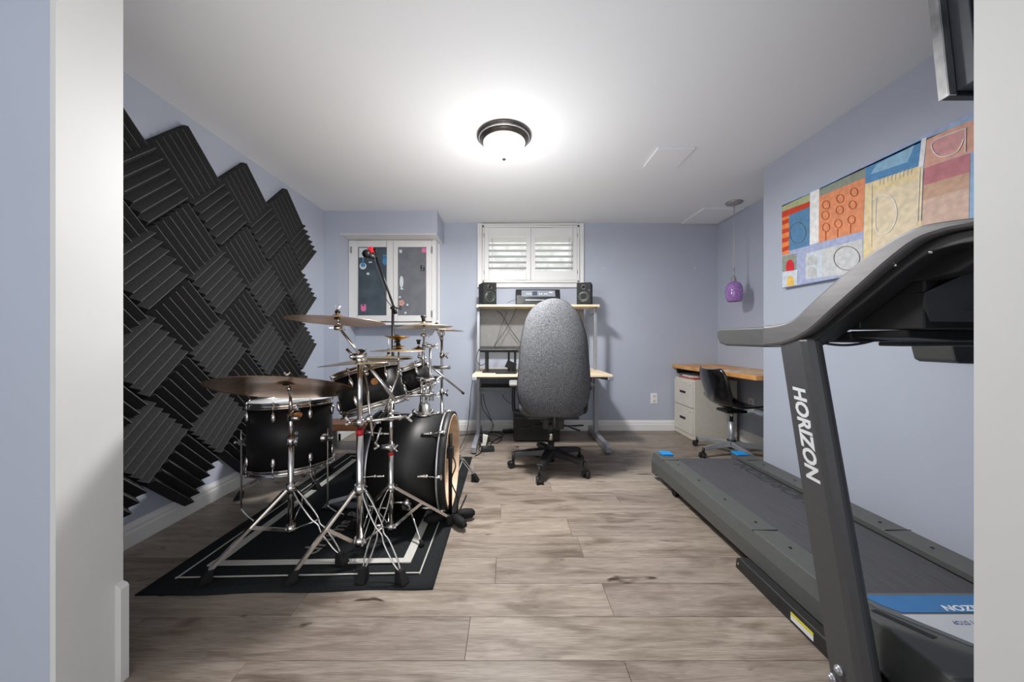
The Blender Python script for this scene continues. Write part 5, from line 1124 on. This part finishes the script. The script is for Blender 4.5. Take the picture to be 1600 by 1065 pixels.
# dark inner lip under the arm
lip = [(y_, z_-.001) for y_, z_ in arm_b if y_ < 1.28]; lip2 = [(y_-.004, z_-.017-.012*min(1, (1.3-y_)*3)) for y_, z_ in lip]
link('inner_lip', MB().prism(lip+lip2[::-1], 0, .998, 1.06), 'treadblack', tmn, .003); link('inner_lip', MB().prism(lip+lip2[::-1], 0, 1.82, 1.88), 'treadblack', tmn, .003)
def yzX(px, py, X): q_ = atx(px, py, X); return (q_.y, q_.z)
# console body side and underside
cb = [(1.172, 1.072), (.893, 1.066), (.893, 1.20), (.86, 1.255), (.955, 1.245), (1.02, 1.19), (1.10, 1.125)]
link('console_body', MB().prism(cb, 0, 1.068, 1.812), 'treadblack', tmn, .004)
link('console_top', MB().prism([(.70, 1.262), (.70, 1.285), (.88, 1.288), (.96, 1.250), (1.16, 1.085), (1.15, 1.070), (.95, 1.225), (.87, 1.262)], 0, 1.047, 1.833), 'treadblack', tmn, .004)
link('console_seam', MB().prism([(1.054, 1.075), (1.058, 1.075), (1.058, 1.158), (1.054, 1.16)], 0, 1.0665, 1.069), 'treadgrey', tmn)
link('under_hood', MB().prism([yzX(1396, 441, 1.05), yzX(1428, 415, 1.05), yzX(1466, 386, 1.05), yzX(1545, 372, 1.05), yzX(1545, 398, 1.05), yzX(1500, 424, 1.05), yzX(1445, 437, 1.05)], 0, 1.048, 1.10), 'treadblack', tmn, .002)
hf = MB(); z0_, z1_ = 1.105, 1.262
hf.add([(1.065, .895, z0_+.02), (1.075, .885, z0_-.02), (1.23, .80, z0_-.02), (1.80, .80, z0_-.02), (1.80, .80, 1.26), (1.21, .80, 1.262), (1.065, .89, 1.16), (1.075, .91, z0_-.02), (1.80, .91, z0_-.02), (1.80, .91, 1.26), (1.21, .91, 1.262), (1.065, .91, 1.16)],
   [(0, 1, 2, 5, 6), (2, 3, 4, 5), (8, 7, 11, 10, 9), (1, 7, 8, 3, 2), (4, 9, 10, 5), (5, 10, 11, 6), (0, 6, 11, 7, 1), (3, 8, 9, 4)])
hfo = link('front_housing', hf, 'treadblack', tmn)
for k in range(6): link('vent_slot', MB().add([(1.12+.008*k, .858-.0044*k-.002, 1.112+.009*k), (1.22, .800, 1.112+.009*k), (1.22, .800, 1.115+.009*k), (1.12+.008*k, .858-.0044*k-.002, 1.115+.009*k)], [(0, 1, 2, 3)]), 'dark', hfo, fix=False)
link('lower_bracket', MB().prism([(1.068, 1.045), (1.20, 1.036), (1.55, 1.036), (1.68, 1.05), (1.68, 1.064), (1.068, 1.066)], 1, .93, 1.09), 'dark', tmn, .004)
link('console_tray', MB().prism([(1.06, 1.062), (1.065, 1.038), (1.08, 1.03), (1.24, 1.036), (1.25, 1.062)], 1, 1.08, 1.20), 'dark', tmn, .004)
link('cross_bar', MB().bb(1.048, 1.832, 1.17, 1.24, 1.032, 1.066), 'treadblack', tmn, .006)
link('tray_edge', MB().bb(1.24, 1.83, 1.10, 1.168, 1.018, 1.032), 'treadgrey', tmn, .004)
link('accessory_tray', MB().prism([(1.70, .958), (1.72, .948), (1.84, .945), (1.84, 1.018), (1.685, 1.018)], 1, 1.32, 1.46), 'treadgrey', tmn, .006)
link('console_cable', MB().tube(spline([(1.03, 1.20, 1.066), (1.035, 1.17, 1.035), (1.07, 1.13, 1.022), (1.11, 1.10, 1.026), (1.15, 1.07, 1.045), (1.17, 1.05, 1.064)], 6), .004, 6), 'cable', tmn)
for yy, zz2 in ((1.18, 1.075), (1.02, 1.168), (.96, 1.212), (.895, 1.247), (.82, 1.262)): link('screw', MB().ball((.996, yy, zz2-.016), .0045, 8), 'chrome', tmn)
